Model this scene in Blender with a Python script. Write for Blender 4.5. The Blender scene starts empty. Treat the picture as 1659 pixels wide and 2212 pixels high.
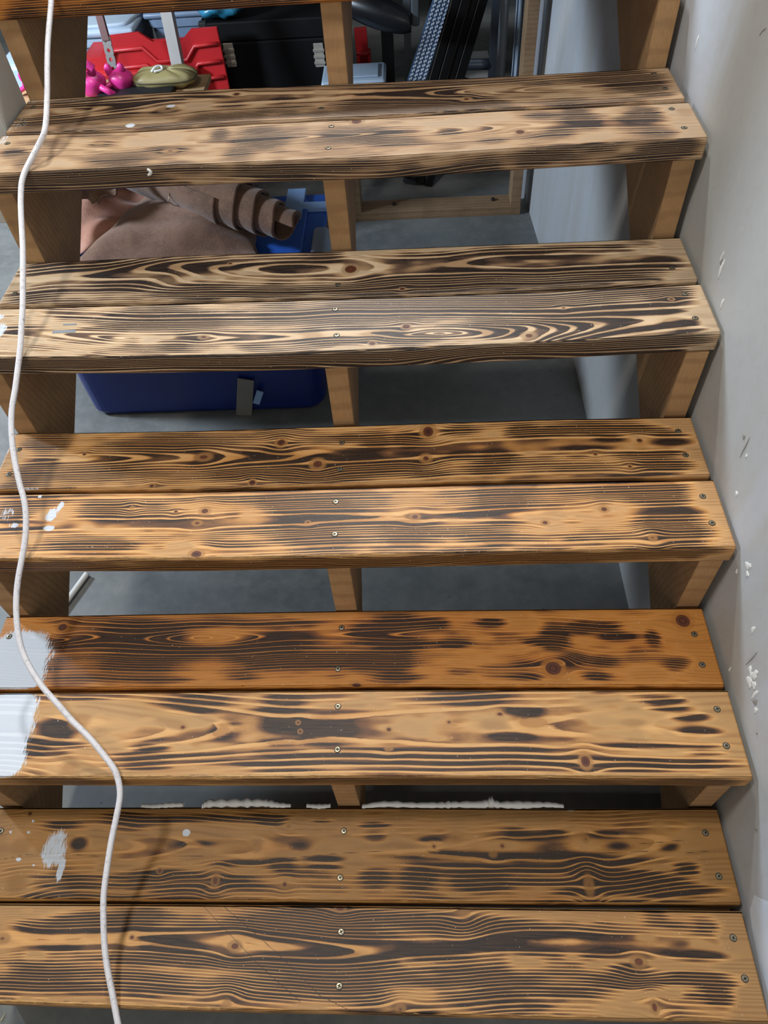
import bpy, bmesh, math, random
import numpy as np
from mathutils import Vector, Matrix
random.seed(7)
rng = np.random.default_rng(11)
sc = bpy.context.scene
COL = sc.collection

# ------------------------------------------------------------------ camera
CP = np.array([0.46418, -0.36012, 1.29979]); RX, RY, RZ = 0.66102, 0.05485, 0.01572; FPX = 1560.117
cam = bpy.data.cameras.new('camera'); co = bpy.data.objects.new('camera', cam); COL.objects.link(co)
co.location = CP; co.rotation_euler = (RX, RY, RZ)
cam.sensor_fit = 'VERTICAL'; cam.sensor_height = 36.0; cam.lens = FPX/2212*36.0; cam.clip_start = 0.02
sc.camera = co
# ------------------------------------------------------------------ view + world + lights
sc.view_settings.view_transform = 'Standard'; sc.view_settings.look = 'None'
sc.view_settings.gamma = 1.0; sc.view_settings.use_curve_mapping = False
sc.view_settings.exposure = 0.0
w = bpy.data.worlds.new('world'); sc.world = w; w.use_nodes = True
w.node_tree.nodes['Background'].inputs[0].default_value = (0.55, 0.6, 0.7, 1)
w.node_tree.nodes['Background'].inputs[1].default_value = 0.035

def area(name, loc, target, size, power, colr, sy=None):
    l = bpy.data.lights.new(name, 'AREA'); l.energy = power; l.color = colr; l.size = size
    l.shape = 'RECTANGLE'; l.size_y = sy or size
    o = bpy.data.objects.new(name, l); COL.objects.link(o); o.location = loc
    o.rotation_euler = (Vector(target)-Vector(loc)).to_track_quat('-Z', 'Y').to_euler()
    return o
area('stairwell_light', (0.15, 3.0, 3.55), (0.4, 0.6, 0.4), 0.22, 104, (1.0, 0.99, 0.98))
area('landing_light', (-0.45, 0.30, 3.4), (0.3, 0.4, 0.2), 0.34, 50, (1.0, 0.965, 0.92))
area('front_fill', (0.3, -2.4, 2.0), (0.4, 0.5, 0.3), 1.2, 25, (1.0, 0.95, 0.89))  # added soft fill from the camera side to lift the tread fronts
area('storage_light', (-2.0, 1.42, 1.25), (0.7, 2.9, 0.1), 0.30, 74, (0.70, 0.83, 1.0))

# ------------------------------------------------------------------ helpers
def _rot():
    ca, sa, cb, sb, cc, s_ = math.cos(RX), math.sin(RX), math.cos(RY), math.sin(RY), math.cos(RZ), math.sin(RZ)
    return (np.array([[cc, -s_, 0], [s_, cc, 0], [0, 0, 1]]) @ np.array([[cb, 0, sb], [0, 1, 0], [-sb, 0, cb]])
            @ np.array([[1, 0, 0], [0, ca, -sa], [0, sa, ca]]))
ROT = _rot()
def at(px, py, axis, val):
    """where the sight line through a photo point meets the plane axis = val (metres)"""
    d = ROT @ np.array([(px-829.5)/FPX, -(py-1106)/FPX, -1.0])
    return CP + d*(val-CP[axis])/d[axis]

def tag(o, label=None, cat=None, group=None, kind=None):
    if label: o['label'] = label
    if cat: o['category'] = cat
    if group: o['group'] = group
    if kind: o['kind'] = kind
    return o
def empty(name, loc=(0, 0, 0)):
    o = bpy.data.objects.new(name, None); COL.objects.link(o); o.location = loc; o.empty_display_size = .05
    return o
def link(name, me, mat=None, parent=None, smooth=False):
    o = bpy.data.objects.new(name, me); COL.objects.link(o)
    if mat: me.materials.append(mat)
    if smooth:
        me.polygons.foreach_set('use_smooth', [True]*len(me.polygons))
    if parent:
        o.parent = parent
        o.matrix_parent_inverse = Matrix.Translation(-Vector(parent.location))
    return o
def from_bm(name, bm, mat=None, parent=None, smooth=False):
    bmesh.ops.recalc_face_normals(bm, faces=bm.faces)
    me = bpy.data.meshes.new(name); bm.to_mesh(me); bm.free()
    return link(name, me, mat, parent, smooth)
def pyd(name, vs, fs, mat=None, parent=None, smooth=False):
    me = bpy.data.meshes.new(name); me.from_pydata([tuple(v) for v in vs], [], fs); me.update()
    return link(name, me, mat, parent, smooth)
def add_box(bm, lo, hi, bevel=0.0, M=None):
    r = bmesh.ops.create_cube(bm, size=1.0)
    vs = r['verts']
    for v in vs:
        v.co = Vector([(lo[i]+hi[i])/2 + v.co[i]*(hi[i]-lo[i]) for i in range(3)])
    if bevel > 0:
        es = list({e for v in vs for e in v.link_edges})
        rb = bmesh.ops.bevel(bm, geom=es, offset=bevel, segments=3, affect='EDGES', profile=.5)
        vs = list({v for f in rb['faces'] for v in f.verts} | {v for v in vs if v.is_valid})
    if M is not None:
        for v in vs: v.co = M @ v.co
    return vs
def box(name, lo, hi, mat, parent=None, bevel=0.0, M=None, smooth=False):
    bm = bmesh.new(); add_box(bm, lo, hi, bevel, M)
    return from_bm(name, bm, mat, parent, smooth)
def prism(name, pts, axis, a, b, mat, parent=None, bevel=0.0):
    """extrude a closed outline (2D in the other two axes) from a to b along axis"""
    bm = bmesh.new(); oth = [i for i in range(3) if i != axis]
    rings = []
    for val in (a, b):
        ring = []
        for p in pts:
            c = [0, 0, 0]; c[axis] = val; c[oth[0]] = p[0]; c[oth[1]] = p[1]; ring.append(bm.verts.new(c))
        rings.append(ring)
    n = len(pts)
    bm.faces.new(rings[0]); bm.faces.new(rings[1][::-1])
    for i in range(n): bm.faces.new((rings[0][i], rings[0][(i+1) % n], rings[1][(i+1) % n], rings[1][i]))
    if bevel: bmesh.ops.bevel(bm, geom=list(bm.edges), offset=bevel, segments=2, affect='EDGES')
    return from_bm(name, bm, mat, parent)
def smooth_path(pts, n):
    pts = [Vector(p) for p in pts]; out = []
    for i in range(len(pts)-1):
        p0 = pts[max(i-1, 0)]; p1 = pts[i]; p2 = pts[i+1]; p3 = pts[min(i+2, len(pts)-1)]
        for k in range(n):
            t = k/n
            out.append(.5*((2*p1)+(p2-p0)*t+(2*p0-5*p1+4*p2-p3)*t*t+(3*p1-p0-3*p2+p3)*t**3))
    out.append(pts[-1]); return out
def tube(name, pts, r, mat, parent=None, seg=12, closed=False, sm=6, cap=True):
    path = smooth_path(pts, sm) if sm > 1 else [Vector(p) for p in pts]
    vs, fs = [], []; up = Vector((.13, .2, .97)); N = len(path)
    for i, p in enumerate(path):
        t = (path[min(i+1, N-1)]-path[max(i-1, 0)]).normalized()
        a = t.cross(up); 
        if a.length < 1e-3: a = t.cross(Vector((1, 0, 0)))
        a.normalize(); b = t.cross(a)
        rr = r(i/(N-1)) if callable(r) else r
        for k in range(seg):
            an = 2*math.pi*k/seg; vs.append(p+(a*math.cos(an)+b*math.sin(an))*rr)
    for i in range(N-1):
        for k in range(seg):
            fs.append((i*seg+k, i*seg+(k+1) % seg, (i+1)*seg+(k+1) % seg, (i+1)*seg+k))
    if cap: fs.append(tuple(range(seg))[::-1]); fs.append(tuple((N-1)*seg+k for k in range(seg)))
    return pyd(name, vs, fs, mat, parent, True)

def s2l(h):
    h = h.lstrip('#'); c = [int(h[i:i+2], 16)/255 for i in (0, 2, 4)]
    return tuple([(x/12.92 if x <= .04045 else ((x+.055)/1.055)**2.4) for x in c])+(1,)

class NT:
    def __init__(s, name):
        s.m = bpy.data.materials.new(name); s.m.use_nodes = True; s.t = s.m.node_tree
        s.b = s.t.nodes['Principled BSDF']
    def n(s, typ, **kw):
        nd = s.t.nodes.new(typ)
        for k, v in kw.items(): setattr(nd, k, v)
        return nd
    def put(s, sock, v):
        if isinstance(v, bpy.types.NodeSocket): s.t.links.new(v, sock)
        else: sock.default_value = v
    def math(s, op, a, b=None, c=None, clamp=False):
        nd = s.n('ShaderNodeMath', operation=op, use_clamp=clamp)
        s.put(nd.inputs[0], a)
        if b is not None: s.put(nd.inputs[1], b)
        if c is not None: s.put(nd.inputs[2], c)
        return nd.outputs[0]
    def rng(s, v, a, b, c=0., d=1., interp='SMOOTHSTEP'):
        nd = s.n('ShaderNodeMapRange', interpolation_type=interp)
        for i, x in enumerate((v, a, b, c, d)): s.put(nd.inputs[i], x)
        return nd.outputs[0]
    def mix(s, f, a, b, mode='MIX'):
        nd = s.n('ShaderNodeMix', data_type='RGBA', blend_type=mode)
        s.put(nd.inputs[0], f); s.put(nd.inputs[6], a); s.put(nd.inputs[7], b)
        return nd.outputs[2]
    def noise(s, vec, scale, detail=3., rough=.55, dist=0.):
        nd = s.n('ShaderNodeTexNoise')
        if vec is not None: s.put(nd.inputs['Vector'], vec)
        nd.inputs['Scale'].default_value = scale; nd.inputs['Detail'].default_value = detail
        nd.inputs['Roughness'].default_value = rough; nd.inputs['Distortion'].default_value = dist
        return nd.outputs[0]
    def scale(s, vec, v):
        nd = s.n('ShaderNodeVectorMath', operation='MULTIPLY'); s.put(nd.inputs[0], vec); nd.inputs[1].default_value = v
        return nd.outputs[0]
    def attr(s, name):
        return s.n('ShaderNodeAttribute', attribute_name=name)
    def obj(s): return s.n('ShaderNodeTexCoord').outputs['Object']
    def ramp(s, f, stops):
        nd = s.n('ShaderNodeValToRGB'); e = nd.color_ramp.elements
        while len(e) > 1: e.remove(e[-1])
        e[0].position = stops[0][0]; e[0].color = stops[0][1]
        for p, c in stops[1:]: x = e.new(p); x.color = c
        s.put(nd.inputs[0], f); return nd.outputs[0]
    def bump(s, h, strength, dist=.001):
        nd = s.n('ShaderNodeBump'); nd.inputs['Strength'].default_value = strength; nd.inputs['Distance'].default_value = dist
        s.put(nd.inputs['Height'], h); s.t.links.new(nd.outputs[0], s.b.inputs['Normal'])
    def out(s, base, rough=.6, metal=0., spec=.5):
        s.put(s.b.inputs['Base Color'], base); s.put(s.b.inputs['Roughness'], rough)
        s.put(s.b.inputs['Metallic'], metal); s.b.inputs['Specular IOR Level'].default_value = spec
        return s.m

def plain(name, colr, rough=.6, metal=0., var=.12, scale=8., spec=.5, bump=0., bscale=80.):
    t = NT(name); o = t.obj()
    n = t.noise(o, scale, 4.)
    c = s2l(colr); d = tuple(x*(1-var) for x in c[:3])+(1,); e = tuple(min(1, x*(1+var)) for x in c[:3])+(1,)
    col = t.ramp(n, [(.3, d), (.7, e)])
    if bump: t.bump(t.noise(o, bscale, 3.), bump)
    return t.out(col, rough, metal, spec)

# ------------------------------------------------------------------ materials
def burnt_wood(name, pale, mid, deep, char, tan, sheen=.42, streak=.35, late_w=.20):
    """flame-scorched softwood: pale late-wood lines stand proud of scorched early wood"""
    t = NT(name)
    uv = t.attr('grain_uv').outputs['Vector']; ring = t.attr('ring').outputs['Fac']; burn = t.attr('burn').outputs['Fac']
    knot = t.attr('knot').outputs['Fac']; paint = t.attr('paint').outputs['Fac']; wear = t.attr('wear').outputs['Fac']
    crack = t.attr('crack').outputs['Fac']
    nlow = t.noise(t.scale(uv, (3., 14., 1.)), 1.6, 3.)
    nmid = t.noise(t.scale(uv, (14., 60., 1.)), 1.5, 4., .6)
    fib = t.noise(t.scale(uv, (18., 700., 1.)), 1.0, 3., .6)
    fine = t.noise(uv, 420., 2., .6)
    r2 = t.math('ADD', ring, t.math('MULTIPLY', t.math('SUBTRACT', nmid, .5), .22))
    fr = t.math('FRACT', r2)
    # late wood mask: sharp on one side, soft on the other
    a = t.rng(fr, 0.0, .05); b = t.rng(fr, late_w, late_w+.22)
    late = t.math('MULTIPLY', a, t.math('SUBTRACT', 1., b))
    edge = t.rng(fr, .86, .99, 0., 1.)
    early = t.math('SUBTRACT', 1., late)
    # char amount
    bb = t.math('ADD', burn, t.math('MULTIPLY', t.math('SUBTRACT', nlow, .5), .32))
    bb = t.math('ADD', bb, t.math('MULTIPLY', t.math('SUBTRACT', nmid, .5), .24))
    bb = t.math('MULTIPLY', bb, t.rng(burn, 0., .22, .35, 1.))
    wn1 = t.n('ShaderNodeTexWhiteNoise', noise_dimensions='1D'); t.put(wn1.inputs['W'], t.math('FLOOR', r2))
    rr = t.math('ADD', .72, t.math('MULTIPLY', wn1.outputs['Value'], .5))
    shade_in = t.math('ADD', .66, t.math('MULTIPLY', fr, .50))
    pres = t.math('ADD', .16, t.math('MULTIPLY', t.math('MULTIPLY', early, rr), shade_in))
    pres = t.math('ADD', pres, t.rng(burn, .75, 1., 0., .07))
    cc = t.math('MULTIPLY', bb, pres, clamp=True)
    cc = t.math('ADD', cc, t.math('MULTIPLY', t.math('SUBTRACT', fib, .5), .16), clamp=True)
    ccs = t.rng(cc, .0, .80, 0., 1., 'LINEAR')
    wood = t.ramp(ccs, [(0., s2l(pale)), (.24, s2l(mid)), (.56, s2l(deep)), (.90, s2l(char)), (1., s2l(char))])
    # plain unburnt wood: faint brown late wood
    lw = t.math('MULTIPLY', t.math('ADD', t.math('MULTIPLY', late, .5), t.math('MULTIPLY', edge, .35)), .5)
    raw = t.mix(t.math('MULTIPLY', lw, 1.6, clamp=True), s2l(tan), s2l(deep)); raw = t.mix(.25, raw, s2l(mid))
    col = t.mix(t.rng(burn, .0, .30), raw, wood)
    col = t.mix(t.math('MULTIPLY', t.rng(fib, .35, .75), streak*.35), col, s2l(mid))
    col = t.mix(t.rng(nlow, .45, .8, 0., .25), col, s2l(pale), 'SOFT_LIGHT')
    # knots
    kr = t.math('FRACT', t.math('MULTIPLY', knot, 3.2))
    kcol = t.mix(t.rng(kr, .3, .9), s2l('#5a2f1c'), s2l('#3c2016'))
    col = t.mix(t.rng(knot, .06, .34, 0., .72), col, t.mix(.35, s2l(mid), s2l(deep)))
    col = t.mix(t.rng(knot, .50, .64), col, kcol)
    # worn, raw front edge
    wn = t.noise(t.scale(uv, (40., 260., 1.)), 1.2, 4., .7)
    wf = t.rng(t.math('ADD', wear, t.math('MULTIPLY', t.math('SUBTRACT', wn, .5), .9)), .45, .62)
    wcol = t.mix(t.rng(wn, .35, .75), s2l(pale), s2l('#6b5238'))
    col = t.mix(t.math('MULTIPLY', wf, t.rng(wear, .05, .3)), col, wcol)
    # cracks / scratches
    col = t.mix(t.rng(crack, .0003, .0011, .8, 0.), col, s2l('#24160e'))
    # brushed white paint
    pn = t.noise(t.scale(uv, (520., 60., 1.)), 1., 4., .65)
    pf = t.rng(t.math('ADD', paint, t.math('MULTIPLY', t.math('SUBTRACT', pn, .5), 1.7)), .40, .62)
    pf = t.math('MULTIPLY', pf, t.rng(paint, .04, .2))
    pcol = t.mix(t.math('MULTIPLY', early, .35), s2l('#c3ccd6'), s2l('#a2adb6'))
    col = t.mix(t.math('MULTIPLY', pf, .93), col, pcol)
    # tiny pale specks of dust
    sp = t.rng(t.noise(uv, 330., 1., .4), .765, .79, 0., .55)
    col = t.mix(sp, col, s2l('#d9ccb8'))
    h = t.math('ADD', t.math('MULTIPLY', late, .8), t.math('MULTIPLY', fib, .7))
    h = t.math('ADD', h, t.math('MULTIPLY', wf, t.math('MULTIPLY', wn, 1.5)))
    t.bump(h, .28, .0009)
    rough = t.math('ADD', sheen+.04, t.math('MULTIPLY', fine, .18))
    return t.out(col, rough, 0., .36)

def lumber(name, c1, c2, c3, ax=(1, 0, 0), rings=120.):
    """raw construction lumber, end-cut face with curved saw marks / growth rings"""
    t = NT(name); o = t.obj()
    v = t.scale(o, ax)
    nw = t.noise(o, 9., 3.); 
    wv = t.n('ShaderNodeTexWave', wave_type='RINGS', rings_direction='X')
    t.put(wv.inputs['Vector'], v); wv.inputs['Scale'].default_value = rings/20; wv.inputs['Distortion'].default_value = 2.2
    wv.inputs['Detail'].default_value = 3.; wv.inputs['Detail Scale'].default_value = 1.4
    f = t.rng(wv.outputs[0], .55, 1.)
    c = t.mix(t.rng(nw, .3, .7), s2l(c1), s2l(c2))
    c = t.mix(t.math('MULTIPLY', f, .28), c, s2l(c3))
    fb = t.noise(t.scale(o, (500, 60, 60)), 1., 2.)
    c = t.mix(t.rng(fb, .4, .8, 0., .25), c, s2l(c3))
    t.bump(fb, .25, .0006)
    return t.out(c, .75)

M_LUM = lumber('stringer_lumber', '#b28c60', '#a07c54', '#775536', (6, 14, 10), 34)
M_FRAME = lumber('frame_lumber', '#94795a', '#80664a', '#5a432c', (5, 5, 16), 60)
def concrete():
    t = NT('concrete'); o = t.obj()
    n1 = t.noise(o, 2.2, 5., .6); n2 = t.noise(o, 26., 5., .65)
    c = t.ramp(n1, [(.3, s2l('#585b5a')), (.7, s2l('#787b79'))])
    c = t.mix(t.rng(n2, .35, .75, 0., .35), c, s2l('#8b8c88'))
    v = t.n('ShaderNodeTexVoronoi'); t.put(v.inputs['Vector'], o); v.inputs['Scale'].default_value = 14.
    c = t.mix(t.rng(v.outputs['Distance'], .03, .07, .5, 0.), c, s2l('#2f302f'))
    t.bump(n2, .12, .002)
    return t.out(c, .5)
M_CON = concrete()
def drywall(name, base, patch, stains=True):
    t = NT(name); o = t.obj()
    n1 = t.noise(t.scale(o, (1, 1.2, .35)), 2.6, 4., .55, .6); n2 = t.noise(o, 60., 4., .6)
    c = t.mix(t.rng(n1, .45, .62), s2l(base), s2l(patch))
    c = t.mix(t.rng(n2, .4, .8, 0., .15), c, s2l('#8c8678'))
    sm = t.noise(t.scale(o, (1, 3, .8)), 5., 4., .6)
    c = t.mix(t.rng(sm, .66, .78, 0., .18), c, s2l('#f4f6fa'))
    sp = t.noise(o, 190., 1., .5)
    c = t.mix(t.rng(sp, .79, .82, 0., .6), c, s2l('#4b4640'))
    t.bump(n2, .10, .001)
    return t.out(c, .62)
M_WALL = drywall('drywall', '#abaca9', '#b2b6ba')
M_DARK = plain('dark_wall', '#34363a', .8)
M_WHITE = plain('white_plaster', '#dcdcd8', .6, var=.06, bump=.3)
M_POST = plain('white_painted_wood', '#b9b8b2', .55, var=.08)
M_SCREW = plain('screw_metal', '#8f8874', .38, .85, .3, 200.)
M_SCREWD = plain('screw_recess', '#1d1813', .8)
M_CAB = NT('cable_sheath')
def cab():
    t = M_CAB; o = t.obj(); n = t.noise(t.scale(o, (60, 60, 60)), 2.5, 5., .65); n2 = t.noise(t.scale(o, (400, 90, 120)), 1., 3.)
    c = t.mix(t.rng(n, .5, .72, 0., .55), s2l('#d6d5da'), s2l('#8f8a88'))
    c = t.mix(t.rng(n2, .64, .72, 0., .5), c, s2l('#4d4846'))
    return t.out(c, .4)
M_CABLE = cab()

# ------------------------------------------------------------------ setting
FZ = -0.25
def wall_x(y): return float(np.interp(y, [-3, 1.42, 2.42], [.9605, .9565, .905]))
def floor():
    box('floor', (-3.2, -3.0, FZ-.1), (3.2, 5.4, FZ), M_CON).__setitem__('kind', 'structure')
floor()
vs = [(wall_x(-3), -3, FZ-.02), (wall_x(1.42), 1.42, FZ-.02), (wall_x(2.42), 2.42, FZ-.02), (1.05, 2.42, FZ-.02), (1.08, -3, FZ-.02)]
prism('wall_right', [(v[0], v[1]) for v in vs], 2, FZ-.02, 3.9, M_WALL)['kind'] = 'structure'
box('wall_back', (-3.2, 5.2, FZ), (3.2, 5.3, 3.9), M_DARK)['kind'] = 'structure'
box('wall_left', (-3.2, -3.0, FZ), (-3.1, 5.3, 3.9), M_WALL)['kind'] = 'structure'
box('wall_front', (-3.2, -3.1, FZ), (3.2, -3.0, 3.9), M_WALL)['kind'] = 'structure'
box('wall_storage', (1.9, 2.42, FZ), (2.0, 5.3, 3.9), M_DARK)['kind'] = 'structure'
box('ceiling', (-3.2, -3.1, 3.9), (3.2, 5.3, 4.0), M_WALL)['kind'] = 'structure'

# ------------------------------------------------------------------ stairs
YB = [0., .2887, .58323, .87616, 1.15468, 1.4467]; ZT = [0., .17426, .35098, .52972, .7088, .884]
TH = .0383; XL = -.3015
CROP = {'AL': (0, 140), 'AR': (830, 140), 'BL': (0, 530), 'BR': (830, 500), 'CL': (0, 910), 'CR': (830, 890),
        'DL': (0, 1300), 'DR': (830, 1290), 'EL': (0, 1720), 'ER': (830, 1720), 'P': (0, 0)}
def px_of(crop, x, y):
    ox, oy = CROP[crop]; k = 1. if crop == 'P' else .5
    return ox+x*k, oy+y*k
def parse(txt):
    """'AL x y rx ry s; ...' in half-pixels of a tile of the photograph -> list of pixel blobs"""
    out = []; cur = 'P'
    for tok in txt.replace('\n', ' ').split(';'):
        p = tok.split()
        if not p: continue
        if p[0] in CROP: cur = p[0]; p = p[1:]
        v = [float(q) for q in p]; k = 1. if cur == 'P' else .5
        x, y = px_of(cur, v[0], v[1]); out.append((x, y, v[2]*k, v[3]*k, *v[4:]))
    return out

class Board:
    pass
def noise1(n, cell, amp):
    """smooth 1-D wobble sampled at n points"""
    k = max(4, int(n/cell)+3); g = rng.normal(size=k); x = np.linspace(0, k-3.001, n); i = x.astype(int); f = x-i
    f = f*f*(3-2*f); return amp*(g[i]*(1-f)+g[i+1]*f)

def noise2(u, s, cu, cs):
    g = rng.normal(size=(int((u.max()-u.min())/cu)+4, int((s.max()-s.min())/cs)+4))
    a = (u-u.min())/cu; b = (s-s.min())/cs; i = a.astype(int); j = b.astype(int); fa = a-i; fb = b-j
    fa = fa*fa*(3-2*fa); fb = fb*fb*(3-2*fb)
    return g[i, j]*(1-fa)*(1-fb)+g[i+1, j]*fa*(1-fb)+g[i, j+1]*(1-fa)*fb+g[i+1, j+1]*fa*fb

def board(name, label, t, back, front, bottom, mat, grain, burns='', face='', knots='', paints='', wears='', cracks=(), screws=(), left=None, seed=0, basetone=0.23):
    """one 2x6 tread board. back/front/bottom: edge lines as photo points (all on this board's own level z)"""
    z = ZT[t]
    b3 = np.array([at(x, y, 2, z)[:2] for x, y in back]); f3 = np.array([at(x, y, 2, z)[:2] for x, y in front])
    xr_b, xr_f = b3[-1, 0], f3[-1, 0]
    xr = min((xr_b+xr_f)/2, .9545)
    if t == 4: xr = min(xr, .953)
    xl = XL if left is None else left
    NU = 500; U = np.linspace(xl, xr, NU)
    def line(p):
        o = np.argsort(p[:, 0]); p = p[o]
        y = np.interp(U, p[:, 0], p[:, 1])
        # extend the outer spans linearly
        m = U < p[0, 0]; y[m] = p[0, 1]+(U[m]-p[0, 0])*np.clip((p[1, 1]-p[0, 1])/(p[1, 0]-p[0, 0]), -.03, .03)
        m = U > p[-1, 0]; y[m] = p[-1, 1]+(U[m]-p[-1, 0])*np.clip((p[-1, 1]-p[-2, 1])/(p[-1, 0]-p[-2, 0]), -.03, .03)
        k = np.ones(25)/25; yp = np.pad(y, 12, mode='edge'); return np.convolve(yp, k, 'valid')
    yb = line(b3); yf = line(f3)
    W = float(np.mean(yb-yf)); B = .0035
    # cross-section: list of (fraction across top 0 back..1 front, extra y, z, arc length s)
    prof = [(0, .0, -TH+.002, -.034), (0, 0, -B, -.006), (0, -B*.3, -B*.3, -.002)]
    NT_ = 72
    for k in range(NT_+1):
        fr = k/NT_; prof.append((fr, (-B if k == 0 else (B if k == NT_ else 0)), 0., fr*W))
    prof += [(1, B*.3, -B*.3, W+.002), (1, 0, -B, W+.005)]
    NF = 14
    for k in range(1, NF+1): prof.append((1, 0, -B-(TH-2*B)*k/NF, W+.005+(TH-2*B)*k/NF))
    prof += [(1, B, -TH, W+TH)]
    prof += [(.5, 0, -TH, W+TH+.07), (0, -B, -TH, W+TH+.14)]
    NP = len(prof)
    fr = np.array([p[0] for p in prof]); ey = np.array([p[1] for p in prof]); ez = np.array([p[2] for p in prof]); S = np.array([p[3] for p in prof])
    Y = yb[:, None]*(1-fr)+yf[:, None]*fr+ey; 
    X = np.repeat(U[:, None], NP, 1); Z = np.repeat((z+ez)[None, :], NU, 0)
    # hand-worn nose: small dents along the front arris
    dent = np.abs(noise1(NU, 6, .0007))+np.abs(noise1(NU, 25, .0006))
    fm = (fr == 1)
    idx = NT_+3
    for j in (idx-1, idx, idx+1, idx+2):
        if j < NP: Z[:, j] -= dent*(.8 if j < idx else .4); Y[:, j] += dent*.6
    Ug = X-xl; Sg = np.repeat(S[None, :], NU, 0)
    # blobs -> board coordinates
    def loc(x, y, on_face=False):
        if not on_face:
            p = at(x, y, 2, z); yb_ = np.interp(p[0], U, yb); yf_ = np.interp(p[0], U, yf)
            return p[0]-xl, (yb_-p[1])/max(1e-6, (yb_-yf_))*W
        yv = float(np.mean(yf)); p = at(x, y, 1, yv)
        return p[0]-xl, W+.002+(z-p[2])
    def field(blobs, on_face=False, hard=1., grow=1.):
        F = np.zeros_like(Ug)
        for (x, y, rx, ry, s) in blobs:
            s = s*1.15
            u0, s0 = loc(x, y, on_face); u1, _ = loc(x+rx, y, on_face); _, s1 = loc(x, y+ry, on_face)
            a = max(abs(u1-u0), .002)*grow; b = max(abs(s1-s0), .0016)*grow
            d = ((Ug-u0)/a)**2+((Sg-s0)/b)**2
            v = s*np.clip(1.25*np.exp(-(d**hard)*.75), 0, 1)
            if on_face: v = np.where(Sg > W+.001, v, 0)
            else: v = np.where(Sg <= W+.003, v, 0)
            F = F+v-F*v*.85
        return np.clip(F, 0, 1)
    burn = field(parse(burns), hard=1.0, grow=1.12)
    if face: burn = np.maximum(burn, field(parse(face), True, 1.0, 1.3))
    burn = np.clip(burn**1.45*1.08, 0, 1)
    base = basetone*np.clip(.75+.62*noise2(Ug, Sg, .075, .022)+.35*noise2(Ug, Sg, .028, .009), .22, 2.2)
    base = np.where(Sg > W+.002, base*1.5+.10, base)
    L = U[-1]-xl; e1 = np.clip((L-Ug-.040-.012*noise2(Ug, Sg, .5, .008))/.030, 0, 1); e0 = np.clip((Ug+.02)/.06, 0.15, 1)
    base = base*e1*e0
    burn = np.clip(burn*(1-.35*base)+base, 0, 1)
    # ends of the board stay unscorched
    # knots + grain deflection
    Sd = Sg.copy(); knot = np.zeros_like(Ug); seff = Sg.copy()
    for kb in parse(knots):
        x, y, rx, ry = kb[:4]; st = kb[4] if len(kb) > 4 else 1.; onf = len(kb) > 5
        u0, s0 = loc(x, y, onf); u1, _ = loc(x+rx, y, onf); _, s1 = loc(x, y+ry, onf)
        a = max(abs(u1-u0), .003); b = max(abs(s1-s0), .003)
        du = Ug-u0; ds = Sg-s0
        g = np.exp(-(du**2/(2.6*a+.006)**2+ds**2/(2.3*b+.004)**2)); seff = seff-ds*.78*g
        d = np.sqrt((du/a)**2+(ds/b)**2); knot = np.maximum(knot, st*np.clip(1.15-d*.62, 0, 1))
    # growth rings: flat-sawn board cut at distance d(u) from the pith
    vc0, d0, slope, sp, wob = grain
    un = (U-xl)/(xr-xl)
    vc = vc0*W+noise1(NU, 120, .0045)*wob+noise1(NU, 34, .0009)*wob
    dd = d0+slope*un+noise1(NU, 95, .0026)*wob+noise1(NU, 220, .0075)*wob
    dd = np.abs(dd)+.001
    r = np.sqrt((seff-vc[:, None])**2+dd[:, None]**2)
    # uneven ring widths
    q = np.linspace(0, .3, 400); wr = np.cumsum(1+.45*noise1(400, 9, 1.)*.6+.25*noise1(400, 3, 1.)*.5); wr = wr/wr[-1]*.3
    r = np.interp(r, q, wr)
    ring = r/sp
    # edge-grain on the nose
    m = S > W+.003
    ring[:, m] = (ring[:, NT_+3])[:, None]*.0+(np.interp(S[m]-W+.02, q, wr)/(.0043)+noise1(NU, 70, .8)[:, None]+noise1(NU, 200, 1.2)[:, None]*((S[m]-W)/TH)+3.3)
    wear = np.zeros_like(Ug)
    for (x, y, rx, ry, s) in parse(wears):
        u0, _ = loc(x, y); u1, _ = loc(x+rx, y); a = abs(u1-u0)
        wear = np.maximum(wear, s*np.exp(-((Ug-u0)/a)**4)*np.exp(-((Sg-(W-.0015))/(ry/1000.))**2))
    paint = field(parse(paints), hard=1.7)
    crack = np.full_like(Ug, .05)
    for pl in cracks:
        pts = [loc(*p) for p in pl]
        for (ua, sa), (ub, sb_) in zip(pts[:-1], pts[1:]):
            L2 = (ub-ua)**2+(sb_-sa)**2; tt = np.clip(((Ug-ua)*(ub-ua)+(Sg-sa)*(sb_-sa))/L2, 0, 1)
            dpt = np.hypot(Ug-ua-tt*(ub-ua), Sg-sa-tt*(sb_-sa)); crack = np.minimum(crack, dpt)
    # mesh
    nv = NU*NP; co_ = np.stack([X, Y, Z], -1).reshape(-1, 3)
    i = np.arange(NU-1)[:, None]; j = np.arange(NP)[None, :]; j2 = (j+1) % NP
    F = np.stack(np.broadcast_arrays(i*NP+j, (i+1)*NP+j, (i+1)*NP+j2, i*NP+j2), -1).reshape(-1, 4)
    nq = len(F); me = bpy.data.meshes.new(name)
    me.vertices.add(nv); me.vertices.foreach_set('co', co_.ravel())
    capn = NP*2
    me.loops.add(nq*4+capn); me.polygons.add(nq+2)
    caps = np.concatenate([np.arange(NP), (NU-1)*NP+np.arange(NP)[::-1]])
    me.loops.foreach_set('vertex_index', np.concatenate([F.ravel(), caps]))
    me.polygons.foreach_set('loop_start', np.concatenate([np.arange(nq)*4, [nq*4, nq*4+NP]]))
    me.polygons.foreach_set('use_smooth', np.concatenate([np.ones(nq, bool), [False, False]]))
    me.update(calc_edges=True)
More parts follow.
